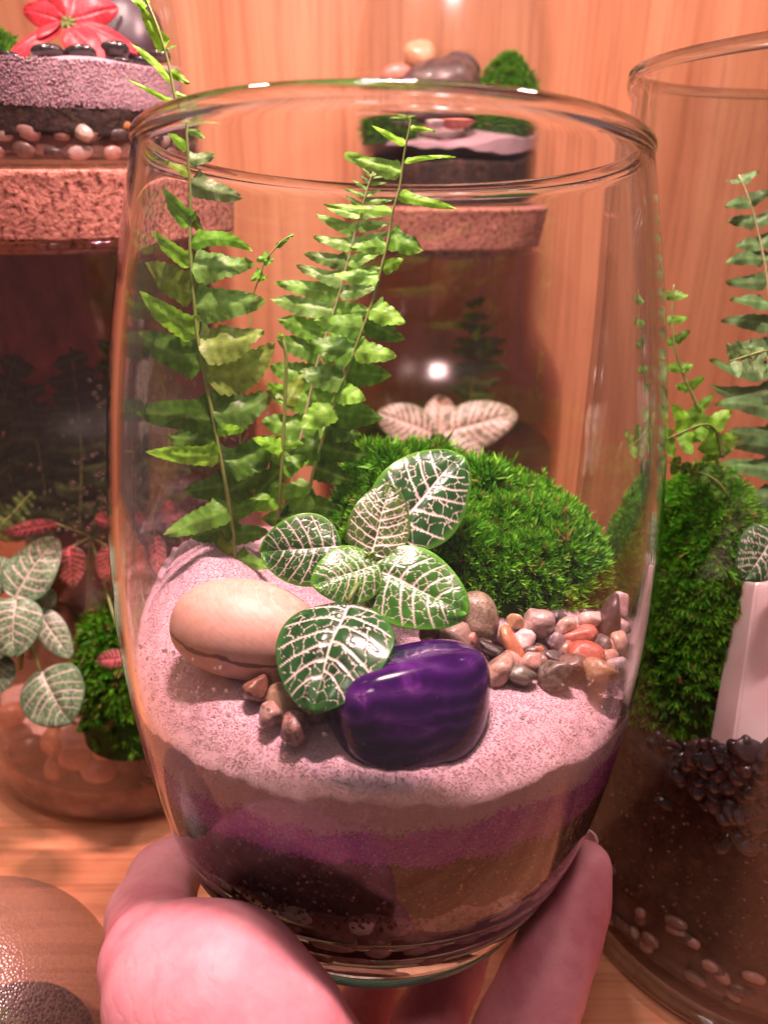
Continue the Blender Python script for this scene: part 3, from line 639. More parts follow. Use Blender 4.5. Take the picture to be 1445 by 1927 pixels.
# ================================================================== fern
def pinna(base, tip, width, parent, seed, tiltup=.5, side=0.0, arch=.0, fold=.25, curl=.0, col=(.10, .26, .02), pale=0.0, nv=33, nu=9, wav=.085, mat=None, aur=True, name='pinna'):
    base, tip = np.asarray(base), np.asarray(tip); ax = tip-base; Ln = np.linalg.norm(ax); ax = ax/Ln; r = np.random.default_rng(seed)
    n = nrm(A(side, -1, tiltup)); n = nrm(n - ax*(n @ ax)); sd = np.cross(ax, n)
    if sd @ A(0, 0, 1) < 0: sd = -sd
    vv, uu = np.meshgrid(np.linspace(0, 1, nv), np.linspace(-1, 1, nu), indexing='ij')
    prof = np.clip(1 - np.abs(vv*1.0)**3.2, 0, 1)**.8 * smooth01(-.06, .10, vv) * (1.0 - .18*vv)
    crn = 1 + (.06*np.sin(vv*Ln*34 + seed) + .035*np.sin(vv*Ln*71 + 2*seed))*np.abs(uu)
    up_ear = 1 + (.45*np.exp(-((vv-.10)/.08)**2) if aur else 0)*(uu > 0)
    hw = .5*width*prof*crn*np.where(uu > 0, up_ear, 1.0)
    d1, d2 = r.uniform(0, 6.28, 2)
    h = -fold*hw*np.abs(uu)*.9 + wav*width*np.sin(vv*9+d1)*uu + .5*wav*width*np.sin(vv*15+d2)*np.abs(uu) + curl*width*uu*np.abs(uu) + .022*width*np.sin(vv*Ln*30 - np.abs(uu)*5 + d2)*np.abs(uu)
    bend = arch*Ln*4*vv*(1-vv)
    pos = base + (vv*Ln)[..., None]*ax + (uu*hw)[..., None]*sd + h[..., None]*n + bend[..., None]*(.8*sd + .3*n)
    mid = np.exp(-(uu/.10)**2); c = np.asarray(col)*(1 + .18*r.normal())*np.ones(uu.shape+(1,))
    pale = pale*.5; c = c*(1-pale) + A(.46, .60, .36)*pale; c = c*(1 - .12*np.sin(vv*Ln*9)**2*np.abs(uu))[..., None] + mid[..., None]*A(.06, .10, .03); 
    tipc = smooth01(.75, 1, vv)[..., None]; tcol = A(.20, .11, .03) if r.random() < .22 else A(.16, .34, .02); c = c*(1-.4*tipc) + tcol*.4*tipc
    return mesh(name, pos.reshape(-1, 3), grid_faces(nv, nu), mat or M['fern'], parent, color=np.clip(c.reshape(-1, 3), 0, 1)), pos
RACH = m_noise('fern_rachis', [(.3, (.16, .26, .04)), (.7, (.30, .36, .12))], 1.2, .45, .4)
RACH2 = m_noise('fern_rachis_pale', [(.3, (.34, .36, .16)), (.7, (.48, .44, .26))], 1.2, .45, .4)
drop_spots = []
def frond(fern, pts, r0, r1, pinnae, seed, mat=RACH, zoff=None, dflt=None, drops=.0):
    """pts: (px,py,z) picture points with depth; pinnae: (bx,by,tx,ty,w,dz,opts)"""
    w3 = np.array([P(*q) for q in pts]); c = curve_pts(w3, 60); v, f = tube(c, np.linspace(r0, r1, 60)*.82, 8)
    fr = mesh('frond', v, f, mat, fern, origin=c[-1])
    proj_y = lambda p: 963.5 - F*((p-CAM) @ A(0, ST, CT))/((p-CAM) @ A(0, CT, -ST))
    ys = np.array([proj_y(q) for q in c]); dep = (c-CAM) @ A(0, CT, -ST); o = np.argsort(ys)
    for k, q in enumerate(pinnae):
        bx, by, tx, ty, w_, dz = q[:6]; kw = dict(dflt or {}); kw.update(q[6] if len(q) > 6 else {})
        z = float(np.interp(by, ys[o], dep[o])); b = P(bx, by, z); j = np.argmin(np.linalg.norm(c-b, axis=1)); b = .25*b + .75*c[j]
        kw.setdefault('tiltup', .55 + .25*math.sin(seed*3+k*1.7)); kw.setdefault('side', .25*math.sin(seed+k*2.3))
        r_ = np.random.default_rng(seed*100+k)
        ob, pos = pinna(b, P(tx, ty, z+dz), w_*z/F*1.06, fr, seed*100+k, **kw)
        if drops and w_ > 24:
            for t in range(int(drops*w_/6)):
                a, u = r_.uniform(.15, .9), r_.uniform(-.75, .75); i, jx = int(a*32), int((u+1)/2*8); p0 = pos[i, jx]
                nn = nrm(np.cross(pos[min(i+1, 32), jx]-p0, pos[i, min(jx+1, 8)]-p0 if jx < 8 else p0-pos[i, jx-1])); nn = nn if nn @ (CAM-p0) > 0 else -nn
                drop_spots.append((p0 + nn*.012, nn))
    return fr
fern = root('fern', V2W(-2.9, 1.9, 7.4), 'tall sword fern with several upright fronds in the left half of the vase', 'fern')
D = dict
DK = (.085, .24, .02); OL = (.19, .32, .03); MD = (.175, .50, .035); LG = (.26, .66, .04)
left = [(262,-30,15.2),(280,8,15.25),(300,60,15.3),(320,133,15.5),(329,179,15.6),(342,229,15.75),(349,299,15.95),(354,365,16.15),(354,465,16.4),(360,540,16.6),(370,640,16.85),(386,720,17.05),(402,800,17.3),(414,862,17.5),(427,930,17.75),(437,1000,18.1),(443,1062,18.5)]
lp = [
 (265,14,240,-10,18,.0,D(col=LG)), (309,93,260,6,26,-.1,D(col=LG,curl=.2)), (314,96,332,84,10,.3,D(col=DK)), (324,146,245,80,17,-.3,D(col=LG,arch=.05)), (325,130,358,158,16,.1,D(col=LG)),
 (322,190,235,146,9,-.4,D(col=LG)), (331,172,364,184,9,.1,D(col=LG)), (343,212,414,226,9,.2,D(col=MD,arch=.2)), (347,282,304,243,18,-.4,D(col=LG)), (344,234,383,260,18,.2,D(col=MD,pale=.3)),
 (350,332,299,300,22,-.5,D(col=OL)), (352,300,403,292,28,.1,D(pale=.55)), (356,352,456,374,40,.0,D(pale=.65,fold=.4)), (358,422,284,347,32,-.4,D(col=MD,curl=.3)), (357,400,380,442,22,.4,D(col=OL)),
 (358,492,262,430,28,-.4,D(col=LG,curl=.3)), (360,452,476,474,30,-.1,D(col=MD,arch=.16)),
 (362,508,477,497,58,.0,D(col=MD,pale=.25)), (357,548,242,490,62,.35,D(col=OL,tiltup=.1)), (363,576,500,566,64,.1,D(col=MD,pale=.3)), (366,628,234,545,44,-.5,D(col=LG,curl=.2)),
 (370,646,496,622,78,.1,D(col=OL,pale=.15,arch=-.06)), (380,692,229,622,66,.1,D(col=DK,tiltup=.1)), (386,712,517,645,80,.05,D(col=OL,pale=.2,arch=-.16)),
 (392,784,232,776,60,-.1,D(col=DK,tiltup=.25,arch=.03)), (400,776,511,738,74,.1,D(col=DK,pale=.1,arch=-.12)), (406,808,460,808,24,-.4,D(col=LG)), (412,864,266,850,38,-.5,D(col=LG,curl=.2)), (405,830,310,822,60,.4,D(col=DK)),
 (416,868,520,815,74,.1,D(col=DK,arch=-.12)), (424,925,500,880,60,.2,D(col=DK)), (430,952,302,1008,48,-.5,D(col=MD,pale=.15)), (432,960,500,935,45,.3,D(col=MD)), (426,915,340,925,50,.6,D(col=DK)),
 (439,1030,385,1062,62,.2,D(col=OL,tiltup=.0)), (440,1042,505,1068,30,-.3,D(col=MD,pale=.2)), (437,1005,505,1000,40,.4,D(col=DK)), (436,990,350,1010,50,.7,D(col=DK)),
]
f1 = frond(fern, left, .028, .07, lp, 1, drops=.9)
right = [(752,206,16.0),(769,213,16.05),(771,239,16.1),(762,282,16.25),(756,326,16.4),(749,365,16.5),(739,399,16.6),(732,442,16.75),(724,478,16.85),(700,570,17.15),(680,625,17.3),(655,692,17.5),(630,760,17.75),(606,830,18.0),(590,885,18.2),(574,955,18.5),(560,1010,18.8)]
rp = [
 (766,214,748,200,14,-.1,D(col=LG,aur=False)), (768,218,730,218,11,-.1,D(col=LG)), (769,212,784,203,6,.1,D(col=LG)), (773,246,822,250,9,.1,D(col=LG,arch=.05)), (761,267,698,237,14,-.2,D(col=LG)),
 (752,329,648,293,28,-.2,D(col=MD,pale=.35,curl=.2)), (766,305,858,297,10,.2,D(col=LG,arch=.05)), (752,364,861,394,20,-.1,D(col=LG)), (739,395,608,386,18,-.2,D(col=LG,pale=.1)), (736,443,797,472,46,.1,D(col=MD)),
 (728,466,657,468,28,-.2,D(col=MD,pale=.2)), (724,512,759,488,26,-.2,D(col=LG)), (712,528,624,517,32,-.1,D(col=MD,pale=.3)), (701,583,763,608,44,-.1,D(col=LG,pale=.15)), (682,612,590,604,42,-.2,D(col=MD,pale=.3)),
 (669,657,746,670,42,-.2,D(col=LG,pale=.2)), (664,664,578,645,58,.1,D(col=DK)), (690,600,760,640,48,.7,D(col=DK)), (648,700,736,708,52,.5,D(col=DK)), (640,715,560,700,55,.1,D(col=DK,pale=.15)), (630,733,687,750,42,-.3,D(col=LG,pale=.2)),
 (622,764,565,805,52,-.3,D(col=LG,pale=.15)), (624,775,720,785,56,.5,D(col=DK)), (612,800,680,820,50,.3,D(col=DK)), (604,840,540,850,50,.2,D(col=DK)), (602,846,690,858,50,.4,D(col=DK)), (592,880,660,905,46,.3,D(col=DK)), (588,910,468,938,30,-.6,D(col=LG,pale=.1)),
 (580,930,520,990,50,-.1,D(col=MD,pale=.2)), (575,950,640,960,46,.3,D(col=DK)), (570,980,490,975,45,.2,D(col=DK)), (566,1000,520,1040,40,.1,D(col=DK)), (565,1000,630,1010,40,.2,D(col=DK)),
]
f2 = frond(fern, right, .024, .06, rp, 2, drops=.55)
back = [(703,322,18.0),(699,332,18.05),(689,362,18.15),(679,399,18.3),(666,445,18.5),(658,475,18.6),(640,545,18.85),(620,610,19.1),(600,670,19.3),(585,730,19.5),(570,800,19.7),(555,870,19.9),(540,960,20.2)]
bp = []
for k, (by, ltx, lty, rtx, rty, w_) in enumerate([(328,680,316,716,322,6),(338,676,330,728,332,7),(350,662,340,728,345,8),(365,645,355,718,357,9),(382,650,368,738,378,12),(405,612,392,736,402,18),(430,592,404,735,420,22),(460,588,446,736,436,25),(492,570,478,722,470,28),(520,556,500,722,505,30),(550,514,532,710,540,34),(582,506,562,700,585,42),(620,520,600,690,620,46),(660,520,640,670,665,48),(705,505,690,660,715,50),(750,500,735,650,765,50),(800,490,790,640,815,50),(850,490,850,620,870,46)]):
    bx = float(np.interp(by, [q[1] for q in back], [q[0] for q in back])); pl = .45 if k < 12 else .15
    bp.append((bx, by+6, ltx, lty, w_, -.1, D(col=MD, pale=pl))); bp.append((bx, by, rtx, rty, w_*.9, .2, D(col=MD, pale=pl*.9)))
f3 = frond(fern, back, .020, .05, bp, 3, mat=RACH2)
mid = [(527,632,17.0),(534,650,17.05),(538,700,17.2),(535,770,17.4),(532,840,17.6),(528,900,17.8),(524,960,18.1),(522,1010,18.5)]
mp_ = [(530,640,524,628,16,-.1,D(col=LG,aur=False)), (533,845,474,824,28,-.4,D(col=LG)), (534,838,572,834,20,-.1,D(col=LG)), (536,735,500,722,18,-.1,D(col=LG)), (537,760,572,700,36,.3,D(col=OL)), (530,880,480,930,40,.2,D(col=DK)), (530,880,575,860,40,.2,D(col=MD)), (526,930,480,960,40,-.1,D(col=MD)), (524,975,565,990,40,-.1,D(col=DK))]
f4 = frond(fern, mid, .05, .05, mp_, 4)
yng = [(552,443,17.2),(535,450,17.2),(515,470,17.25),(498,490,17.3),(488,520,17.4),(478,545,17.5),(470,600,17.6),(455,700,17.8),(450,800,18.0),(448,900,18.2),(445,1000,18.4)]
yp = [(540,447,553,440,8,0,D(col=MD,aur=False)), (520,464,545,446,10,0,D(col=MD,aur=False)), (508,478,480,492,16,0,D(col=MD)), (496,494,516,486,12,0,D(col=LG)), (490,512,470,530,14,0,D(col=MD)), (486,525,502,520,10,0,D(col=LG))]
f5 = frond(fern, yng, .02, .035, yp, 5)
beads(drop_spots, 'water_bead', fern, None, .025, .062, M['dew'], 23, .6)
# ================================================================== the hand
def surface_nets(sdf, lo, hi, h):
    n = np.ceil((hi-lo)/h).astype(int)+1; g = [lo[k]+h*np.arange(n[k]) for k in range(3)]
    D_ = np.empty(n)
    for i in range(n[0]):
        yy, zz = np.meshgrid(g[1], g[2], indexing='ij'); D_[i] = sdf(np.stack([np.full(yy.shape, g[0][i]), yy, zz], -1))
    neg = D_ < 0; c = np.zeros(np.array(n)-1, int)
    for dx in (0, 1):
        for dy in (0, 1):
            for dz in (0, 1): c += neg[dx:n[0]-1+dx, dy:n[1]-1+dy, dz:n[2]-1+dz]
    act = (c > 0) & (c < 8); idx = -np.ones(act.shape, int); cells = np.argwhere(act); idx[act] = np.arange(len(cells))
    acc = np.zeros((len(cells), 3)); cnt = np.zeros(len(cells)); offs = [(a, b, d) for a in (0, 1) for b in (0, 1) for d in (0, 1)]
    for ax in range(3):
        for o in offs:
            if o[ax]: continue
            p = cells + o; q = p.copy(); q[:, ax] += 1; d0 = D_[tuple(p.T)]; d1 = D_[tuple(q.T)]; cr = (d0 < 0) != (d1 < 0)
            t = np.where(cr, d0/(d0-d1+1e-12), 0); pt = np.asarray(o, float)[None].repeat(len(cells), 0); pt[:, ax] += t
            acc[cr] += pt[cr]; cnt[cr] += 1
    v = lo + h*(cells + acc/cnt[:, None]); F_ = []
    for ax in range(3):
        b, d = [(1, 2), (2, 0), (0, 1)][ax]; sl = [slice(0, -1)]*3
        p = np.argwhere(neg[tuple(slice(0, n[k]-1) if k == ax else slice(1, n[k]-1) for k in range(3))] != neg[tuple(slice(1, n[k]) if k == ax else slice(1, n[k]-1) for k in range(3))])
        for k in range(3):
            if k != ax: p[:, k] += 1
        e1 = np.zeros(3, int); e1[b] = 1; e2 = np.zeros(3, int); e2[d] = 1
        q = np.stack([idx[tuple((p-e1-e2).T)], idx[tuple((p-e2).T)], idx[tuple(p.T)], idx[tuple((p-e1).T)]], -1)
        fl = ~neg[tuple(p.T)]; q[fl] = q[fl][:, ::-1]; F_.append(q)
    return v, np.concatenate(F_)
def push_out(p, r, touch=.06):
    """keep a joint just outside the vase wall so the skin rests on the glass"""
    x, y, s = W2V(p); rad = math.hypot(x, y)
    if -.2 < s < 17:
        lim = float(r_out(max(s, 0.0))) + r - touch
        if rad < lim: x, y = x*lim/rad, y*lim/rad
    elif s <= -.2 and rad < 4.2: s = min(s, -r + touch)
    return V2W(x, y, s)
CH = [  # chains of (px, py, depth, radius)
 [(480,2250,13.0,2.0),(410,2030,13.2,1.72),(358,1876,13.7,1.42),(296,1810,14.6,1.04),(286,1725,17.4,1.0),(308,1655,18.9,.86),(338,1622,19.8,.74)],      # thumb
 [(292,1812,14.3,.92),(345,1822,13.9,1.02),(405,1826,13.5,1.0),(462,1876,13.1,1.02)],[(560,2150,12.8,2.0),(490,1985,12.9,1.58),(420,1890,13.2,1.52),(355,1868,13.6,1.46)],                                                                              # ball of the thumb
 [(860,2330,16.0,1.5),(905,2110,16.1,1.12),(985,1945,16.3,1.0),(1022,1850,16.7,.92),(1056,1765,17.1,.86),(1082,1695,17.5,.78),(1100,1632,17.8,.64)],                # index finger
 [(740,2350,17.4,1.5),(765,2080,18.2,1.02),(805,1935,19.3,.90),(850,1830,20.4,.82),(890,1755,21.3,.70)],                                                            # middle finger
 [(640,2350,18.5,1.4),(640,2090,19.5,.98),(660,1960,20.8,.88),(700,1870,21.8,.78)],                                                                                 # ring finger
 [(560,2300,18.8,1.3),(540,2080,19.8,.88),(530,1960,20.9,.78),(545,1880,21.6,.66)],                                                                                 # little finger
 [(520,2260,13.4,2.2),(650,2330,15.6,2.2),(800,2350,16.2,2.0)],[(600,2140,17.2,2.0),(740,2170,17.0,1.9),(860,2210,16.4,1.6)],[(520,2300,15.0,2.8),(600,2600,14.5,3.2)],
]
segs = []
for ch in CH:
    pts = [(push_out(P(a, b, z), r) if z > 16 else P(a, b, z), r) for a, b, z, r in ch]
    for (a, ra_), (b, rb_) in zip(pts[:-1], pts[1:]): segs.append((a, b, ra_, rb_))
def hand_sdf(p):
    out = np.full(p.shape[:-1], 1e3); k = .30
    for a, b, r0, r1 in segs:
        ab = b-a; t = np.clip(((p-a) @ ab)/(ab @ ab), 0, 1); d = np.linalg.norm(p-a-t[..., None]*ab, axis=-1) - (r0+(r1-r0)*t)
        h = np.clip(k-np.abs(out-d), 0, None)/k; out = np.minimum(out, d) - h*h*k*.25
    q = p - VB; s = q @ VA; rad = np.hypot(q @ VX, q @ VY)
    vas = np.where(s > 0, rad - (r_out(np.clip(s, 0, 17)) + .015), np.maximum(rad - 4.05, -s - .06))   # flesh flattens where it meets the glass
    return np.maximum(out, -vas)
allp = np.array([a for a, *_ in segs] + [b for _, b, *_ in segs])
v, f = surface_nets(hand_sdf, A(-8.5, 1.5, -4.5), A(7.5, 19.5, 13.5), .14)
def relax(v, f, it=6, lam=.5):
    e = np.concatenate([f[:, [0, 1]], f[:, [1, 2]], f[:, [2, 3]], f[:, [3, 0]]]); e = np.r_[e, e[:, ::-1]]
    for k in range(it):
        s_ = np.zeros_like(v); c_ = np.zeros(len(v)); np.add.at(s_, e[:, 0], v[e[:, 1]]); np.add.at(c_, e[:, 0], 1); v = v*(1-lam) + lam*s_/np.maximum(c_, 1)[:, None]
    return v
v = relax(v, f, 4)
def m_skin():
    m, nt, out = new_mat('skin'); b = principled(nt, out, .52, .3)
    c = ramp(nt, noise_tex(nt, .45, 5, .6), [(.32, (.52, .165, .205)), (.5, (.64, .26, .30)), (.68, (.71, .345, .37))])
    c2 = ramp(nt, noise_tex(nt, 3.5, 3), [(.3, (.93, .88, .87)), (.6, (1, 1, 1))])
    x1 = N(nt, 'ShaderNodeMix', data_type='RGBA', blend_type='MULTIPLY'); x1.inputs[0].default_value = 1; L(nt, c, x1.inputs[6]); L(nt, c2, x1.inputs[7]); L(nt, x1.outputs[2], b.inputs['Base Color'])
    b.inputs['Subsurface Weight'].default_value = .35; b.inputs['Subsurface Radius'].default_value = (.006, .002, .0014); b.inputs['Subsurface Scale'].default_value = .6
    tc = N(nt, 'ShaderNodeTexCoord'); mp = N(nt, 'ShaderNodeMapping'); L(nt, tc.outputs['Object'], mp.inputs[0]); mp.inputs['Rotation'].default_value = (.25, .85, .15)
    wv = N(nt, 'ShaderNodeTexWave', bands_direction='X'); wv.inputs['Scale'].default_value = 75; wv.inputs['Distortion'].default_value = 12; wv.inputs['Detail'].default_value = 4; wv.inputs['Detail Scale'].default_value = .9; wv.inputs['Detail Roughness'].default_value = .65
    L(nt, mp.outputs[0], wv.inputs[0]); cr = ramp(nt, wv.outputs[1], [(.0, (0, 0, 0)), (.10, (.8, .8, .8)), (.25, (1, 1, 1))])
    wv2 = N(nt, 'ShaderNodeTexWave', bands_direction='X'); wv2.inputs['Scale'].default_value = 420; wv2.inputs['Distortion'].default_value = 6; wv2.inputs['Detail'].default_value = 3; wv2.inputs['Detail Scale'].default_value = .5; L(nt, mp.outputs[0], wv2.inputs[0])
    msk = ramp(nt, noise_tex(nt, .45, 2), [(.45, (1, 1, 1)), (.8, (.25, .25, .25))])
    mm = N(nt, 'ShaderNodeMix', data_type='RGBA', blend_type='LIGHTEN'); mm.inputs[0].default_value = 1; L(nt, cr, mm.inputs[6]); L(nt, msk, mm.inputs[7])
    tint = N(nt, 'ShaderNodeMix', data_type='RGBA', blend_type='MULTIPLY'); tint.inputs[0].default_value = 1
    L(nt, x1.outputs[2], tint.inputs[6]); L(nt, ramp(nt, mm.outputs[2], [(0, (.93, .84, .85)), (.8, (1, 1, 1))]), tint.inputs[7]); L(nt, tint.outputs[2], b.inputs['Base Color'])
    ad = N(nt, 'ShaderNodeMath', operation='MULTIPLY_ADD'); L(nt, wv2.outputs[1], ad.inputs[0]); ad.inputs[1].default_value = .06; L(nt, mm.outputs[2], ad.inputs[2])
    ad2 = N(nt, 'ShaderNodeMath', operation='MULTIPLY_ADD'); L(nt, noise_tex(nt, 12, 3), ad2.inputs[0]); ad2.inputs[1].default_value = .25; L(nt, ad.outputs[0], ad2.inputs[2])
    bump(nt, ad2.outputs[0], b, .38, .028)
    return m
SKIN = m_skin()
hand = mesh('hand', v, f, SKIN, label='pink lit hand cupping the foot of the vase, thumb at the left', cat='hand')
tipc = push_out(P(1100, 1632, 17.8), .64); nd = nrm(P(1104, 1560, 17.9) - P(1092, 1640, 17.8)); inw = nrm(V2W(0, 0, 5) - tipc); inw = nrm(inw - nd*(inw @ nd)); crs = np.cross(nd, inw)
uu, vv = np.meshgrid(np.linspace(-1, 1, 11), np.linspace(0, 1, 9), indexing='ij')
nail_n = nrm(A(.15, -.55, .2) - nd*0); 
face = nrm(nrm(A(.1, .9, .25)) - nd*(nrm(A(.1, .9, .25)) @ nd)); crs = np.cross(nd, face)
pos = tipc + face*(.60 - .16*uu[..., None]**2) + crs*(.36*uu*(1-.25*(vv > .9)))[..., None] + nd*(-.25 + 1.0*vv - .12*uu**2)[..., None]
nailm = m_noise('fingernail', [(.3, (.72, .42, .40)), (.7, (.80, .52, .50))], .6, .25, .5, .2)
o = mesh('fingernail', pos.reshape(-1, 3), grid_faces(11, 9), nailm, hand)
so = o.modifiers.new('thickness', 'SOLIDIFY'); so.thickness = .05*S

# ================================================================== neighbouring jars
def shell(name, prof, cx, cy_, z0, th, mat, parent, n=96, closed_top=False):
    prof = np.asarray(prof, float); ins = prof.copy(); ins[:, 0] = np.maximum(prof[:, 0]-th, 0)
    if closed_top: ins[-1, 1] -= th
    ins[0, 1] += th*1.6; full = np.r_[[[0, prof[0, 1]]], prof, ins[::-1], [[0, ins[0, 1]]]]
    if closed_top: full = np.r_[[[0, prof[0, 1]]], prof, [[0, prof[-1, 1]]]]; 
    v, f = revolve(full, n, upright(cx, cy_, z0)); return mesh(name, v, f, mat, parent)
def smooth_prof(pts, n=60):
    pts = np.asarray(pts, float); return curve_pts(pts, n)
def disc_layer(name, cx, cy_, z0, z1, r, mat, label, cat, seed, amp=.12, topamp=.1, color=None, slope=(0, 0), rad_noise=.04, kind='stuff', dome=0.0):
    na = 120; a = np.linspace(0, 2*np.pi, na, endpoint=False); circ = np.stack([np.cos(a)*r, np.sin(a)*r], -1)
    lo = z0 + amp*snoise(circ, .18, seed, 3) if amp else np.full(na, z0); rows = []
    top = lambda x, y: z1 + slope[0]*x + slope[1]*y + topamp*snoise(np.stack([x, y], -1), .2, seed+5, 3) + dome*(1-(x*x+y*y)/(r*r))
    for k in np.linspace(0, 1, 4): rows.append(np.stack([k*r*np.cos(a), k*r*np.sin(a), lo], -1))
    hi = top(circ[:, 0], circ[:, 1])
    for k in np.linspace(0, 1, 10)[1:]:
        z = lo + k*(hi-lo); rr = r - rad_noise*np.abs(snoise(np.c_[circ, z], .6, seed+9, 3)); rows.append(np.stack([rr*np.cos(a), rr*np.sin(a), z], -1))
    for k in np.linspace(1, 0, 22)[1:]:
        x, y = k*r*np.cos(a), k*r*np.sin(a); rows.append(np.stack([x, y, top(x, y)], -1))
    q = np.stack(rows); nr = len(q); v = q.reshape(-1, 3) + A(cx, cy_, 0)
    return mesh(name, v, grid_faces(nr, na, True), mat, color=np.tile(color, (len(v), 1)) if color is not None else None, label=label, cat=cat, kind=kind)
def cork(name, cx, cy_, z0, z1, r0, r1, label):
    na = 160; a = np.linspace(0, 2*np.pi, na, endpoint=False); rows = [(0, z0-.4), (r0-.5, z0-.4), (r0-.42, z0-.35), (r0-.35, z0-.02), (r0, z0), (r0+.02, z0+.08)] + [(r0+(r1-r0)*k, z0+(z1-z0)*k) for k in np.linspace(.1, .9, 10)] + [(r1, z1-.08), (r1-.08, z1), (r1*.5, z1), (0, z1)]
    q = np.array([[(rr*math.cos(b), rr*math.sin(b), h) for b in a] for rr, h in rows]); nz_ = snoise(q, .9, 5, 3)
    sc = 1 - .012*np.clip(nz_, 0, 1)*(np.array([r for r, _ in rows])[:, None] > 1); q[..., :2] *= sc[..., None]
    v = q.reshape(-1, 3) + A(cx, cy_, 0); return mesh(name, v, grid_faces(len(rows), na, True), M['cork'], label=label, cat='cork')
JP = [(6.2, .0), (6.9, .12), (7.3, .6), (7.35, 3), (7.35, 8), (7.32, 12.5), (7.1, 14.4), (6.45, 15.9), (5.75, 16.9), (5.35, 18.0), (5.3, 20), (5.3, 21.7)]
def corked_jar(cx, cy_, top, lab, labc, fog):
    j = root('glass_jar', (cx, cy_, 0), lab, 'jar', 'corked jars'); k = top/22.4
    pr = smooth_prof([(r, h*k) for r, h in JP], 70); shell('body', pr, cx, cy_, 0, .22, M['jar_dim'] if cx > 0 else M['jar_fog'], j)
    lip = [(5.3+.14*math.cos(b), 21.75*k+.13*math.sin(b)) for b in np.linspace(0, 2*np.pi, 14, endpoint=False)]
    v, f = revolve(lip, 96, upright(cx, cy_), True); mesh('lip', v, f, M['glass'], j)
    return j
LJ = (-11.4, 29.3); CJ = (3.3, 41.0); RJ = (13.6, 20.1)
lj = corked_jar(*LJ, 22.95, 'misted round-shouldered glass jar at the left, closed with a cork and carrying a smaller one', None, True)
cork('cork_lid', *LJ, 22.42, 24.42, 5.42, 5.55, 'thick coarse cork lid closing the jar at the left edge')
cj = corked_jar(*CJ, 21.55, 'misted round-shouldered glass jar behind the held vase, closed with a cork', None, True)
cork('cork_lid', *CJ, 21.05, 22.85, 5.2, 5.6, 'tapered cork lid seen through the rim of the held vase')
# condensation beads on the left jar's shoulder
prj = smooth_prof(JP, 200); sp = []
for k in range(1500):
    z = rng.uniform(10.5, 18.5); a = math.radians(rng.normal(-52, 16)); r_ = float(np.interp(z, prj[:, 1], prj[:, 0])); dr = float(np.interp(z+.2, prj[:, 1], prj[:, 0])-r_)/.2
    if rng.random() > math.exp(-((z-14.0)/2.6)**2): continue
    n = nrm(A(math.cos(a), math.sin(a), -dr)); sp.append((A(LJ[0]+r_*math.cos(a), LJ[1]+r_*math.sin(a), z) + n*.01, n))
beads(sp, 'water_bead', lj, None, .05, .10, M['water'], 33, .5)

def small_stone(name, c, rx, ry, rz, seed, mat, label, cat='pebble', group=None, roll=None, sub=2):
    v, f = stone(c, rx, ry, rz, rng.uniform(-.6, .6) if roll is None else roll, seed, .14, 2.3, sub); return mesh(name, v, f, mat, label=label, cat=cat, group=group)
BLK = m_pebble((.012, .011, .012), (.035, .032, .034), .2, 1.2, .3); BLK2 = m_pebble((.03, .014, .012), (.07, .035, .03), .3, 1.2, .2); BLK3 = m_pebble((.035, .03, .032), (.075, .065, .07), .35, 1.2, .15)
# ---- left jar contents
disc_layer('gravel_bed', *LJ, .45, 1.9, 7.05, m_noise('jar_gravel', [(.3, (.10, .055, .04)), (.6, (.30, .18, .13))], 1.4, .6, .4, 0, .8, 4), 'brown gravel and sand at the bottom of the left jar', 'gravel', 301)
disc_layer('soil', *LJ, 1.95, 3.6, 7.05, M['soil'], 'dark soil in the left jar', 'soil', 302, slope=(0, .25))
LP = [(25,1385,62,50,(.14,.10,.10),(.24,.18,.18),'greyish pebble at the left edge of the picture'),(50,1410,75,54,(.02,.02,.02),(.06,.05,.05),'large glossy black pebble in the left jar'),(100,1392,40,52,(.42,.20,.10),(.52,.30,.18),'upright orange tan pebble in the left jar'),(150,1385,68,46,(.26,.18,.17),(.38,.28,.27),'mauve grey pebble behind the orange ones in the left jar'),(203,1405,54,44,(.52,.27,.11),(.62,.38,.18),'rounded amber pebble in the left jar'),(145,1425,66,44,(.36,.18,.12),(.46,.26,.19),'reddish tan wedge pebble in the left jar'),(186,1448,70,44,(.40,.24,.19),(.52,.35,.29),'pinkish brown pebble lowest in the left jar'),(240,1432,44,40,(.05,.045,.05),(.10,.09,.10),'slate grey round pebble in the left jar'),(262,1385,60,58,(.40,.25,.20),(.54,.38,.32),'pale brown pebble next to the held vase in the left jar'),(215,1360,54,34,(.50,.28,.14),(.60,.38,.24),'small orange pebble at the back of the left jar'),(105,1445,34,50,(.34,.18,.12),(.44,.26,.19),'narrow reddish pebble standing in the left jar'),(10,1455,60,46,(.02,.018,.018),(.05,.045,.045),'black pebble at the lower left corner of the left jar'),(285,1440,40,46,(.06,.045,.04),(.14,.1,.09),'dark brown pebble half hidden by the held vase in the left jar'),(175,1352,40,28,(.3,.22,.2),(.42,.33,.3),'dusky pebble at the sand in the left jar'),(20,1345,50,44,(.3,.14,.09),(.42,.22,.15),'rust pebble beneath the pale net leaves at the left')]
for k, (px, py, w_, h_, c1, c2, lab) in enumerate(LP):
    z = cyl_hit(px, py, *LJ, 6.6); v, f = stone(P(px, py, z), w_/2*z/F, h_/2*z/F, .5, 0, 400+k, .12, 2.3, 3); mesh('pebble', v, f, m_pebble(c1, c2, .3, 1.0), label=lab, cat='pebble', group='pebbles in the left jar')
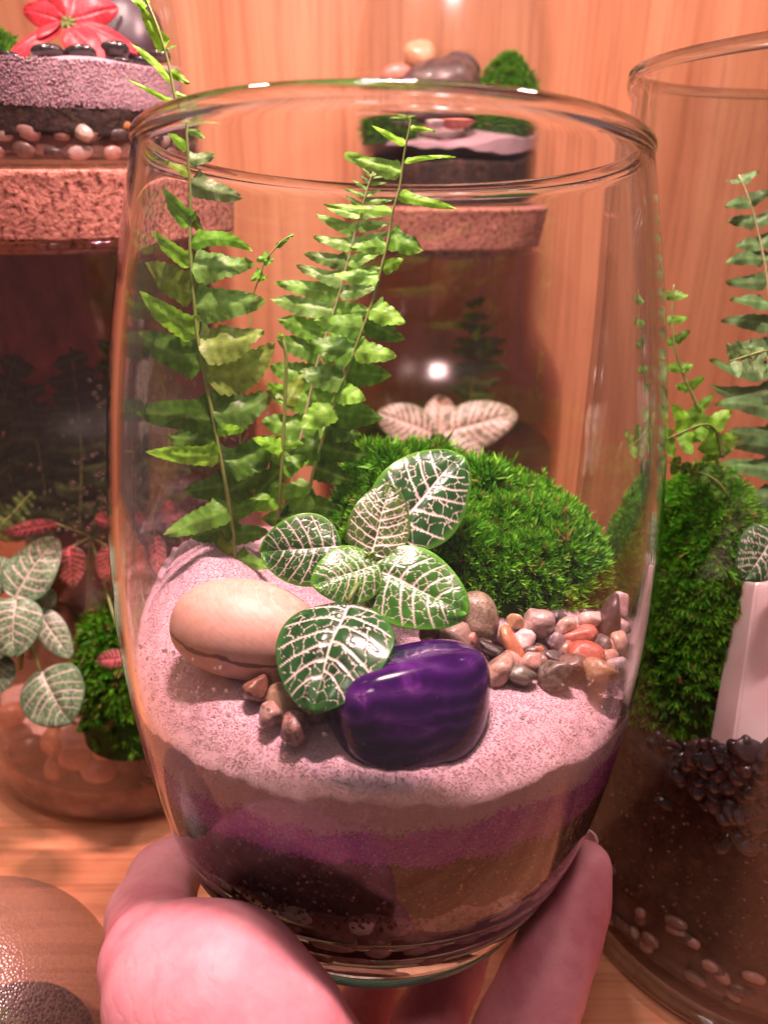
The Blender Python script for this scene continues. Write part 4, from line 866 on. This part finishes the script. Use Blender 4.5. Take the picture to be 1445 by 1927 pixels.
disc_layer('sand', *LJ, 2.6, 3.5, 6.3, m_noise('pale_sand', [(.3, (.45, .34, .30)), (.6, (.66, .52, .48))], 6, .7, .3, 0, .6, 12), 'pale sand patch behind the pebbles in the left jar', 'sand', 303, slope=(.08, .04))
def moss_mound(cx, cy_, z, rx, ry, h, label, seed, n=1500, ln=.4, bright=.7, name='moss_cushion'):
    n = int(n*1.8); ln = ln*.68
    rt = root(name, (cx, cy_, z), label, 'moss'); r = np.random.default_rng(seed)
    nr, na = 14, 48; a = np.linspace(0, 6.2832, na, endpoint=False); k = np.linspace(.02, 1, nr)[:, None]
    H = lambda x, y: z + h*np.clip(1-((x-cx)/rx)**2-((y-cy_)/ry)**2, 0, 1)**.55*(1+.1*snoise(np.stack([x, y], -1), .25, seed, 2))
    x, y = cx+rx*k*np.cos(a), cy_+ry*k*np.sin(a); v = np.stack([x, y, H(x, y)-.2], -1).reshape(-1, 3); mesh('moss_core', v, grid_faces(nr, na, True)[:, ::-1].copy(), M['mosscore'], rt)
    k = np.sqrt(r.random(n)); a = r.random(n)*6.2832; x, y = cx+rx*k*np.cos(a), cy_+ry*k*np.sin(a); s = H(x, y); e = .05
    nv = np.stack([-(H(x+e, y)-s)/e, -(H(x, y+e)-s)/e, np.ones(n)], -1); nv /= np.linalg.norm(nv, axis=1)[:, None]; nv += r.normal(0, .25, (n, 3))
    moss_shoots(np.stack([x, y, s], -1) + nv*r.normal(-.05, .08, n)[:, None], nv, r.uniform(.7, 1.2, n)*ln, 'moss_shoot', rt, seed+1, 9, bright); return rt
p = P(205, 1150, 25.5); moss_mound(p[0], p[1]+.8, 5.0, 2.0, 1.7, 6.0, 'mound of moss in the left jar behind the net leaves', 411, 1300, .45, .75)
# pale net-leaved plant at the left edge
def soft_plant(name, loc, label, leaves, green, vein, seed, stemcol=STEM, hubp=None, wm=1.25, nsec=6, edge=None, nv=60, nu=46, ter=70, cat='plant'):
    rt = root(name, loc, label, cat); hubw = P(*hubp) if hubp else np.asarray(loc)+A(0, 0, 2)
    v, f = tube(curve_pts([np.asarray(loc)-A(0, 0, .2), .5*(np.asarray(loc)+hubw)+A(.05, 0, 0), hubw], 8), .12, 8); mesh('stem', v, f, stemcol, rt)
    for k, q in enumerate(leaves):
        (bx, by, bz), (tx, ty, tz), wpx, nn = q[:4]; zz = .5*(bz+tz)
        net_leaf(P(bx, by, bz), P(tx, ty, tz), wpx*zz/F, nrm(A(*nn)), rt, seed+k, nv=nv, nu=nu, green=green, edge=edge or green, vein=vein, wmul=wm, nsec=nsec, ter=ter, mat=M['fitpale'])
        v, f = tube(np.array([hubw, .5*(hubw+P(bx, by, bz)), P(bx, by, bz)])+A(0, .03, -.03), .05, 6); mesh('petiole', v, f, stemcol, rt)
    return rt
soft_plant('nerve_plant', P(35, 1250, 26.5), 'pale green nerve plant with white netted leaves in the left jar', [
 ((25,1125,24.6),(98,1012,24.9),96,(-.1,-1,.5)), ((15,1130,24.4),(-30,1240,23.9),120,(-.2,-1,.4)), ((30,1125,24.3),(20,1235,23.8),100,(.2,-1,.5)), ((70,1150,25.2),(130,1235,24.9),55,(.6,-1,.3)), ((70,1150,25.3),(100,1115,25.2),40,(.6,-1,.2)),
 ((75,1265,24.6),(125,1360,24.0),128,(.1,-1,.55)), ((0,1230,24.6),(-20,1310,24.4),80,(-.3,-1,.4)), ((10,1110,24.8),(-40,1060,24.8),90,(-.2,-1,.6))], (.085,.16,.075), (.46,.42,.33), 500, hubp=(40,1150,25.2), wm=1.35, ter=120, nv=90, nu=70)
soft_plant('nerve_plant', P(165, 1150, 28.5), 'pink veined nerve plant at the back of the left jar', [
 ((132,1030,25.6),(132,1106,25.3),62,(0,-1,.3)), ((205,1030,25.6),(198,1094,25.4),46,(.1,-1,.3)), ((105,985,25.8),(2,1005,25.6),30,(0,-1,.2)), ((180,975,26.2),(225,985,26),34,(0,-1,.3)), ((236,1238,24.6),(180,1244,24.6),36,(0,-1,.4)), ((255,1010,25.6),(262,1085,25.4),50,(.1,-1,.3)), ((270,950,26),(320,985,25.8),44,(.1,-1,.5))], (.10,.06,.03), (.72,.16,.20), 520, hubp=(170,1010,27), wm=1.7, nsec=7)
def simple_fern(label, pts, n, wpx, lpx, seed, col=MD, pale=.1, taper=.7, name='fern', matr=RACH, loc=None, tilt=.5):
    """pts: one frond's picture points, or a list of fronds"""
    many = pts if isinstance(pts[0], list) else [pts]
    rt = root(name, loc if loc is not None else P(*many[0][-1]), label, 'fern')
    for q_, pp in enumerate(many):
        sd_ = seed + 7*q_; pc = curve_pts(np.array(pp, float), 50); c = np.array([P(*q) for q in pc]); v, f = tube(c, np.linspace(.02, .06, 50), 6); fr = mesh('frond', v, f, matr, rt)
        for k in range(n):
            t = (k+.5)/n; i = int(t*49); px, py, z = pc[i]; d = pc[min(i+1, 49)]-pc[max(i-1, 0)]; d = d[:2]/np.linalg.norm(d[:2]); s = (-d[1], d[0]); env = (1-taper)+taper*math.sin(min(1, t*1.25)*math.pi/2); r_ = np.random.default_rng(sd_*50+k)
            for sg in (-1, 1):
                ln = lpx*env*r_.uniform(.75, 1.2); tx, ty = px+sg*s[0]*ln - d[0]*ln*.15, py+sg*s[1]*ln - d[1]*ln*.15 + r_.normal(0, 6)
                pinna(c[i], P(tx, ty, z+r_.uniform(-.4, .3)), wpx*(.4+.6*env)*z/F, fr, sd_*50+k*2+(sg > 0), col=col, pale=pale, tiltup=tilt+r_.normal(0, .2), side=r_.normal(0, .25), arch=r_.normal(0, .07), nv=15, nu=7)
    return rt
simple_fern('small fern sprig at the back of the left jar', [(60,925,27),(25,965,26.5),(-30,1020,26)], 9, 16, 34, 41, col=(.10,.24,.03), loc=P(60, 1200, 27))

fr_ = []  # extra near-black fronds, added so the jar's back reads dark
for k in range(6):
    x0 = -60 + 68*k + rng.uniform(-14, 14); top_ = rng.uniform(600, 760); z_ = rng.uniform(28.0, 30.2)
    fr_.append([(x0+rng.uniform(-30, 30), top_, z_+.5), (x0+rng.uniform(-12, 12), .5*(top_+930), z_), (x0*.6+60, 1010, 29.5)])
simple_fern('dark fern fronds added to darken the back of the left jar', fr_, 10, 50, 70, 61, col=(.05, .09, .018), pale=0, taper=.45, loc=A(LJ[0], LJ[1]+.5, 4.5))
# bark-like backing, added to darken the view through the left jar
bx, bz = np.meshgrid(np.linspace(-1, 1, 61), np.linspace(0, 1, 81), indexing='ij'); zz_ = 4.2 + 18.2*bz; hw_ = np.interp(zz_, prj[:, 1], prj[:, 0]) - .9
xx_ = bx*np.minimum(hw_, 5.9)*.93; rel = snoise(np.stack([xx_, zz_*.35], -1), .35, 471, 4); yy_ = np.sqrt(np.clip(np.minimum(hw_, 6.2)**2 - xx_**2, .05, None)) - .35 + .28*rel - .3
fr0 = np.stack([LJ[0]+xx_, LJ[1]+yy_, zz_ + .35*snoise(np.stack([xx_, xx_*0], -1), .3, 472, 3)*(bz > .95)], -1); bk0 = fr0 + A(0, .30, 0)
v = np.r_[fr0.reshape(-1, 3), bk0.reshape(-1, 3)]; g0 = grid_faces(61, 81); n0 = 61*81; ids = np.arange(n0).reshape(61, 81); ed = np.r_[ids[:, 0], ids[-1, 1:], ids[::-1, -1][1:], ids[0, ::-1][1:-1]]; e2 = np.roll(ed, -1)
mesh('dark_backing', v, np.r_[g0, g0[:, ::-1] + n0, np.stack([ed, e2, e2+n0, ed+n0], -1)], m_noise('bark', [(.3, (.20, .062, .045)), (.55, (.34, .115, .085)), (.75, (.46, .17, .13))], 1.2, .8, .2, 0, .7, 3, 6, (1, 1, .4)), label='reddish bark-like backing added to darken the inside of the left jar', cat='bark')
# ---- upper left bottle
UL = root('glass_bottle', (LJ[0], LJ[1], 24.44), 'small glass terrarium with a red plant standing on the cork at upper left', 'bottle')
shell('body', smooth_prof([(4.2, 0), (4.55, .15), (4.65, .6), (4.65, 3), (4.6, 5.0), (4.2, 6.8), (3.2, 8.2), (2.0, 9.0), (1.7, 10)], 60), *LJ, 24.44, .16, M['jar'], UL)
z0 = 24.44
GRV = m_noise('bottle_gravel', [(.3, (.09, .045, .035)), (.6, (.22, .11, .085))], 1.2, .5, .4, .1, .8, 4)
disc_layer('gravel_bed', *LJ, z0+.35, z0+.95, 4.3, GRV, 'reddish gravel at the bottom of the upper left bottle', 'gravel', 311)
disc_layer('soil', *LJ, z0+.98, z0+1.72, 4.42, M['soil'], 'dark soil in the upper left bottle', 'soil', 312, topamp=.05)
disc_layer('white_sand', *LJ, z0+1.78, z0+3.12, 4.42, M['sand'], 'thick white sand layer in the upper left bottle', 'sand', 313, slope=(0, .05), amp=.14, topamp=.10, color=WHITE*.95)
n = 9000; a = rng.uniform(math.radians(190), math.radians(350), n); z = z0+2.0+.8*rng.random(n) - .12*4.4*.0; r_ = 4.40
sl = .12*r_*np.sin(a); zz = z0+1.70+rng.random(n)*(1.3) + .14*snoise(np.stack([np.cos(a)*4.42, np.sin(a)*4.42], -1), .18, 313, 3)
grains(np.stack([LJ[0]+r_*np.cos(a), LJ[1]+r_*np.sin(a), zz], -1)[zz < z0+2.95], None, sand_cols(int((zz < z0+2.95).sum()), WHITE, 55), .045, 'sand_grain', 'coarse white grains of the sand in the upper left bottle', 'sand', 56)
for k in range(26):
    a = math.radians(195+150*(k+rng.uniform(-.3, .3))/26); zz = z0+.5+.55*(k % 2)*.8+rng.uniform(-.08, .08); c1, c2 = DR[k % 5]
    fr_ = (A(-math.sin(a), math.cos(a), 0), A(0, 0, 1), A(math.cos(a), math.sin(a), 0)); v, f = stone(A(LJ[0]+4.28*math.cos(a), LJ[1]+4.28*math.sin(a), zz), rng.uniform(.25, .45), rng.uniform(.15, .25), .15, rng.uniform(-.4, .4), 1200+k, .14, 2.3, 2, fr_)
    mesh('drainage_stone', v, f, m_pebble(c1, c2, .3, 1.4), label='small drainage stone in the soil of the upper left bottle', cat='stone', group='drainage stones in the upper left bottle')
zq = cyl_hit(152, 246, *LJ, 4.3); small_stone('stone', P(152, 246, zq), .42, .26, .2, 1300, m_pebble((.45,.36,.28),(.60,.50,.42),.3,2), 'pale oval stone showing in the soil of the upper left bottle', 'stone', roll=-.5)
zq = cyl_hit(236, 238, *LJ, 4.3); small_stone('bark_chip', P(236, 238, zq), .20, .16, .15, 1301, m_pebble((.30,.10,.02),(.55,.22,.05),.6,3), 'orange bark chip in the soil of the upper left bottle', 'chip', roll=.2)
for k, (px, py, w_, h_, lab) in enumerate([(105,122,42,18,'first black pebble under the left red leaf in the upper left bottle'),(172,128,50,20,'black pebble below the glossy red leaf tip'),(228,121,46,20,'black pebble right of the glossy red leaf tip'),(20,112,60,22,'black pebble at the far left edge on the white sand'),(272,118,40,18,'black pebble at the right of the row on the white sand'),(90,98,60,24,'black pebble behind under the red leaves at left'),(150,100,60,26,'black pebble in the middle under the red leaves'),(215,92,56,26,'black pebble behind at the right under the red leaves'),(255,100,46,22,'black pebble behind the right end of the row'),(300,105,40,22,'black pebble at the right wall of the upper left bottle')]):
    z = cyl_hit(px, py, *LJ, 4.0) + (.9 if k > 4 else 0); v, f = stone(P(px, py, z), w_/2*z/F, h_/2*z/F, w_/2*z/F*.7, rng.uniform(-.15, .15), 1350+k, .08, 2.2, 3); mesh('pebble', v, f, BLK, label=lab, cat='pebble', group='black pebbles on the white sand at upper left')
soft_plant('red_plant', P(135, 95, 25.5), 'bright red leaved plant in the upper left bottle', [
 ((130,52,23.9),(186,112,23.3),64,(.25,-1,.5)), ((112,48,24.2),(14,98,23.7),48,(-.5,-1,.5)), ((142,46,24.3),(254,84,23.9),44,(.5,-1,.7)), ((112,40,24.3),(66,66,23.8),40,(-.6,-1,1.0)), ((118,28,24.5),(58,-30,25.0),52,(-.5,-1,.1)), ((132,28,24.6),(150,-50,25.2),56,(.2,-1,-.1)), ((142,34,24.6),(222,10,25.0),46,(.6,-1,.2)), ((112,36,24.6),(38,14,24.8),44,(-.6,-1,.3))],
 (.48,.022,.035), (.62,.07,.09), 560, hubp=(125,40,24.6), wm=.8, edge=(.42,.02,.03))
moss_mound(LJ[0]-2.6, LJ[1]+1.0, z0+2.6, 1.6, 2.0, 1.8, 'patch of moss behind the red plant in the upper left bottle', 571, 500, .35, .8)
dk = m_noise('dark_stone', [(.3, (.03, .018, .025)), (.7, (.09, .06, .075))], .8, .4, .4); small_stone('dark_rock', A(LJ[0]+2.1, LJ[1]+1.4, z0+4.1), 1.5, 1.5, 1.0, 572, dk, 'dark plum rock standing behind the red plant', 'rock', roll=.2, sub=3)

# ---- centre jar contents
disc_layer('soil', *CJ, .6, 10.0, 6.9, M['soil'], 'dark soil filling the jar behind the held vase', 'soil', 321, dome=.8)
soft_plant('nerve_plant', A(CJ[0], CJ[1]-4.5, 9.8), 'pinkish white net-leaved plant in the jar behind the held vase', [
 ((838,815,34.6),(985,775,34.2),92,(.2,-1,.7)), ((815,815,34.6),(712,775,34.2),80,(-.2,-1,.7)), ((830,815,34.8),(835,740,35.2),70,(0,-1,.3)), ((820,830,34.4),(780,880,33.9),80,(0,-1,.9)), ((840,830,34.4),(920,880,33.9),80,(0,-1,.9))], (.13,.12,.07), (.60,.42,.36), 580, hubp=(828,818,35), wm=1.6, nsec=8)
moss_mound(CJ[0]-2.5, CJ[1]-2.5, 10, 2.5, 2.2, 2.2, 'dark mossy tuft in the jar behind the held vase', 581, 500, .5, .5)
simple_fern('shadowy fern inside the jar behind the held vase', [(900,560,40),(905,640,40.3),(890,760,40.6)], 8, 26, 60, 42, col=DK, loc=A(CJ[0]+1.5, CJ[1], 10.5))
# ---- upper centre bottle
zb = 22.87
UC = root('glass_cloche', (CJ[0], CJ[1], zb), 'round-topped glass terrarium on the cork behind the held vase', 'bottle')
shell('body', smooth_prof([(4.3, 0), (4.65, .15), (4.75, .6), (4.78, 4), (4.75, 6.5), (4.3, 8.6), (3.3, 10.4), (2.2, 11.2), (1.9, 12)], 60), *CJ, zb, .16, M['jar'], UC)
disc_layer('soil', *CJ, zb+.35, zb+2.25, 4.5, M['soil'], 'dark soil in the terrarium on the middle cork', 'soil', 331, slope=(.03, .1))
disc_layer('white_sand', *CJ, zb+2.3, zb+3.1, 4.5, M['sand'], 'white sand in the terrarium on the middle cork', 'sand', 332, topamp=.22, amp=.25, slope=(.05, .1), color=WHITE*.9)
for k, (px, py, w_, h_, dz, c1, c2, lab, nm) in enumerate([(865,220,90,50,1.4,(.40,.10,.07),(.52,.18,.13),'brick red stone on the sand of the middle terrarium','stone'),(745,140,74,50,2.4,(.55,.18,.14),(.66,.28,.22),'coral stone at the left of the middle terrarium','stone'),(790,105,80,62,3.4,(.58,.30,.16),(.68,.40,.24),'orange tan rounded stone at the back of the middle terrarium','stone'),(862,130,100,70,3.0,(.05,.035,.035),(.12,.08,.08),'dark pointed rock in the middle terrarium','rock'),(835,155,60,44,1.9,(.50,.25,.20),(.62,.36,.30),'salmon stone in front of the dark rock','stone'),(750,240,60,24,.8,(.05,.04,.045),(.10,.08,.085),'slate pebble on the left sand of the middle terrarium','pebble'),(822,176,200,120,2.6,(.07,.04,.035),(.16,.09,.075),'brown rock pile under the stones of the middle terrarium','rock'),(820,226,50,40,1.0,(.40,.30,.30),(.55,.44,.43),'greyish pink stone on the sand of the middle terrarium','stone')]):
    z = cyl_hit(px, py, *CJ, 4.3)+dz; w_ *= .8; h_ *= .8; v, f = stone(P(px, py, z), w_/2*z/F, h_/2*z/F, w_/2*z/F*.8, .1, 1400+k, .14, 2.4, 3, facet=.4); mesh(nm, v, f, m_pebble(c1, c2, .4, .9), label=lab, cat=nm)
moss_mound(CJ[0]+2.6, CJ[1]-.3, zb+3.1, 1.7, 2.2, 3.0, 'moss with a yellowish top at the right of the middle terrarium', 591, 700, .4, .9)
moss_mound(CJ[0]-3.0, CJ[1]-1.6, zb+2.8, 1.4, 1.6, 1.4, 'low dark moss at the left of the middle terrarium', 592, 400, .4, .6)

# ---- right jar
RR = root('glass_jar', (RJ[0], RJ[1], 0), 'wide open glass jar with a thick rim at the right edge', 'jar')
v, f = revolve([(0, .02), (6.2, .02), (6.55, .12), (6.85, .6), (7.2, 1.3), (7.4, 2.4)] + [(7.42, z) for z in np.linspace(3, 26.0, 14)] + [(7.56, 26.2), (7.62, 26.4), (7.56, 26.6), (7.4, 26.68), (7.24, 26.6), (7.18, 26.3)] + [(7.18, z) for z in np.linspace(25.8, 2.6, 14)] + [(7.0, 1.8), (6.5, 1.35), (6.0, 1.25), (0, 1.25)], 140, upright(*RJ))
mesh('body', v, f, m_thin('clear_jar_glass', (.90, .91, .90), .012, .2), RR)
lip = [(7.42+.17*math.cos(b), 26.62+.15*math.sin(b)) for b in np.linspace(0, 2*np.pi, 16, endpoint=False)]
v, f = revolve(lip, 160, upright(*RJ), True); mesh('rim', v, f, M['glass'], RR)
ft = [(6.72+.30*math.cos(b), .34+.28*math.sin(b)) for b in np.linspace(0, 2*np.pi, 18, endpoint=False)]
v, f = revolve(ft, 160, upright(*RJ), True); mesh('foot_ring', v, f, M['glass'], RR)
disc_layer('gravel_bed', *RJ, 1.5, 3.4, 6.75, m_noise('right_gravel', [(.3, (.045, .028, .026)), (.6, (.17, .10, .085))], 1.5, .5, .4, .1, .8, 4), 'brown gravel at the bottom of the right jar', 'gravel', 341, rad_noise=.1, amp=.05)
disc_layer('soil', *RJ, 3.45, 9.2, 6.98, M['soil'], 'deep dark soil in the right jar', 'soil', 342, slope=(-.02, .10), rad_noise=.1)
for k in range(48):
    a = math.radians(rng.uniform(182, 268)); zz = rng.uniform(1.6, 4.0); rr = 7.0 if zz > 2.2 else 6.85; c1, c2 = DR[k % 5]; fr_ = (A(-math.sin(a), math.cos(a), 0), A(0, 0, 1), A(math.cos(a), math.sin(a), 0))
    v, f = stone(A(RJ[0]+rr*math.cos(a), RJ[1]+rr*math.sin(a), zz), rng.uniform(.16, .36), rng.uniform(.12, .22), .14, rng.uniform(-.4, .4), 1500+k, .14, 2.3, 2, fr_)
    mesh('drainage_stone', v, f, m_pebble(c1, c2, .3, 1.4), label='small drainage stone against the glass near the foot of the right jar', cat='stone', group='drainage stones in the right jar')
n = 320; a = np.radians(rng.uniform(182, 268, n)); zz = rng.uniform(3.6, 8.6, n)*1.0; grains(np.stack([RJ[0]+6.97*np.cos(a), RJ[1]+6.97*np.sin(a), zz], -1), None, np.where(rng.random((n, 1)) < .7, A(.30, .13, .09)*rng.uniform(.4, 1.2, (n, 1)), A(.36, .22, .18)), .05, 'soil_crumb', 'pale crumbs and bark flecks in the soil of the right jar', 'soil', 65)
# black pebbles heaped against the glass
bl = 0
for k in range(105):
    px = rng.uniform(1235, 1470); py = rng.uniform(1395, 1600)
    if py > 1410 + (px-1235)*1.15 and rng.random() < .9: continue
    if py > 1600: continue
    z = cyl_hit(px, py, *RJ, 7.0) + rng.uniform(-.0, .10); w_ = rng.uniform(26, 68); h_ = rng.uniform(.42, .75)*w_
    v, f = stone(P(px, py, z), w_/2*z/F, h_/2*z/F, .17, rng.uniform(-1.3, 1.3), 1600+k, .16, 2.2, 3)
    mesh('pebble', v, f, (BLK, BLK, BLK2, BLK3)[k % 4], label='smooth black pebble heaped against the glass below the pink crystal', cat='pebble', group='black pebbles in the right jar'); bl += 1
for k, (px, py, w_, h_, lab) in enumerate([(1330,1428,58,46,'large rounded black pebble touching the foot of the pink crystal'),(1300,1432,50,44,'black pebble just left of the largest one by the crystal'),(1370,1436,34,36,'upright black pebble in front of the crystal foot'),(1252,1512,44,26,'separate black pebble furthest left in the dark soil'),(1400,1462,56,40,'black pebble covering the foot of the crystal, left'),(1438,1458,58,44,'black pebble covering the foot of the crystal, right'),(1420,1490,54,36,'broad black pebble directly below the crystal foot'),(1378,1480,48,36,'black pebble lower left of the crystal foot'),(1445,1500,50,36,'black pebble at the right picture edge under the crystal')]):
    z = cyl_hit(px, py, *RJ, 6.95); v, f = stone(P(px, py, z), w_/2*z/F, h_/2*z/F, .2, -.4 if k == 3 else 0, 1800+k, .08, 2.2, 3); mesh('pebble', v, f, BLK, label=lab, cat='pebble', group='black pebbles in the right jar')
# pink crystal tower
def m_crystal():
    m, nt, out = new_mat('rose_quartz'); b = principled(nt, out, .18, .5, .3)
    L(nt, ramp(nt, noise_tex(nt, .35, 4, .6, (1, 1, .4), .6), [(.3, (.88, .60, .62)), (.6, (.92, .76, .77)), (.8, (.94, .84, .85))]), b.inputs['Base Color'])
    b.inputs['Subsurface Weight'].default_value = .6; b.inputs['Subsurface Radius'].default_value = (.012, .007, .007); b.inputs['Subsurface Scale'].default_value = 1; return m
zt = cyl_hit(1400, 1300, *RJ, 6.0); bot = P(1440, 1478, zt+.7); top = P(1484, 1050, zt+.9); ax = nrm(top-bot); Rr = nrm(A(1, .55, 0) - ax*(A(1, .55, 0) @ ax)); Uu = np.cross(ax, Rr); H_ = np.linalg.norm(top-bot)
ring = lambda h, r, tw=0: [bot + ax*h + r*(math.cos(a+tw)*Rr + math.sin(a+tw)*Uu) for a in np.linspace(0, 2*np.pi, 6, endpoint=False)]
bm = bmesh.new(); rows = [ring(0, 1.55), ring(H_*.88, 1.22)]; vs_ = [[bm.verts.new(Vector(p)) for p in r] for r in rows]; ap = bm.verts.new(Vector(bot+ax*H_*1.08 + .2*Rr))
for k in range(6):
    bm.faces.new((vs_[0][k], vs_[0][(k+1) % 6], vs_[1][(k+1) % 6], vs_[1][k])); bm.faces.new((vs_[1][k], vs_[1][(k+1) % 6], ap))
bm.faces.new(vs_[0][::-1]); bmesh.ops.bevel(bm, geom=bm.edges[:], offset=.07, segments=2, affect='EDGES'); bm.verts.ensure_lookup_table()
v = np.array([q.co[:] for q in bm.verts]); f = [[q.index for q in fc.verts] for fc in bm.faces]; bm.free()
mesh('crystal_tower', v, f, m_crystal(), smooth=False, label='milky pink faceted crystal tower at the right edge', cat='crystal')
# moss, ferns and leaf in the right jar
moss_mound(9.6, 20.0, 8.6, 2.9, 2.9, 7.3, 'tall bank of moss inside the right jar', 601, 3600, .42, 1.15)
simple_fern('upright sword fern frond in the right jar', [(1390,328,21),(1400,350,21),(1425,430,21.2),(1443,520,21.4),(1452,620,21.6),(1458,740,21.8),(1462,900,22.0),(1465,1000,22.2)], 17, 40, 112, 43, col=(.07,.22,.05), pale=.30, taper=.75, matr=RACH2, loc=P(1465, 1000, 22.2), tilt=.7)
simple_fern('thin young fern sprig beside the held vase in the right jar', [(1268,535,20.5),(1265,620,20.5),(1280,690,20.6),(1320,780,20.8),(1345,850,21),(1360,930,21.2)], 9, 20, 34, 44, col=MD, taper=.2, loc=P(1360, 930, 21.2))
simple_fern('pale ruffled fern tip at the right edge', [(1372,680,19.6),(1420,665,19.6),(1470,660,19.7),(1500,720,20)], 7, 22, 46, 45, col=(.16,.34,.10), pale=.35, taper=.3, loc=P(1500, 900, 20.5))
simple_fern('broad lobed leaf arching toward the held vase in the right jar', [(1215,842,20.0),(1280,815,20.1),(1335,800,20.4),(1360,860,20.8)], 6, 34, 44, 46, col=LG, taper=.3, loc=P(1360, 960, 21))
simple_fern('dark creeping sprig above the moss in the right jar', [(1262,870,20.3),(1300,885,20.4),(1340,900,20.5),(1370,935,20.8)], 6, 24, 22, 47, col=DK, taper=.2, loc=P(1370, 960, 21))
soft_plant('nerve_plant', P(1475, 1110, 19.5), 'white veined leaf behind the pink crystal in the right jar', [((1462,1000,18.6),(1408,1088,18.2),100,(-.1,-1,.5)), ((1470,1000,18.8),(1520,1080,18.5),100,(.1,-1,.5))], (.03,.12,.03), (.78,.70,.64), 620, hubp=(1468,1000,19), wm=1.2)

# ---- misted globe at the lower left corner
g = P(-60, 1960, 19.5); GL = root('glass_globe', (g[0], g[1], 0), 'misted glass globe at the lower left corner', 'globe')
pr = [(3.9*math.sin(t), g[2]+3.9*(-math.cos(t))) for t in np.linspace(.12, math.pi-.02, 50)]; pr = [(r, max(h, .02)) for r, h in pr]
v, f = revolve(pr, 96, upright(g[0], g[1])); mesh('body', v, f, M['globe'], GL)
disc_layer('soil', g[0], g[1], .35, 1.7, 2.9, M['soil'], 'soil inside the misted globe', 'soil', 351)
moss_mound(g[0]-.9, g[1]+.2, 1.5, 1.6, 1.6, 1.9, 'moss inside the misted globe', 611, 600, .35, .6)
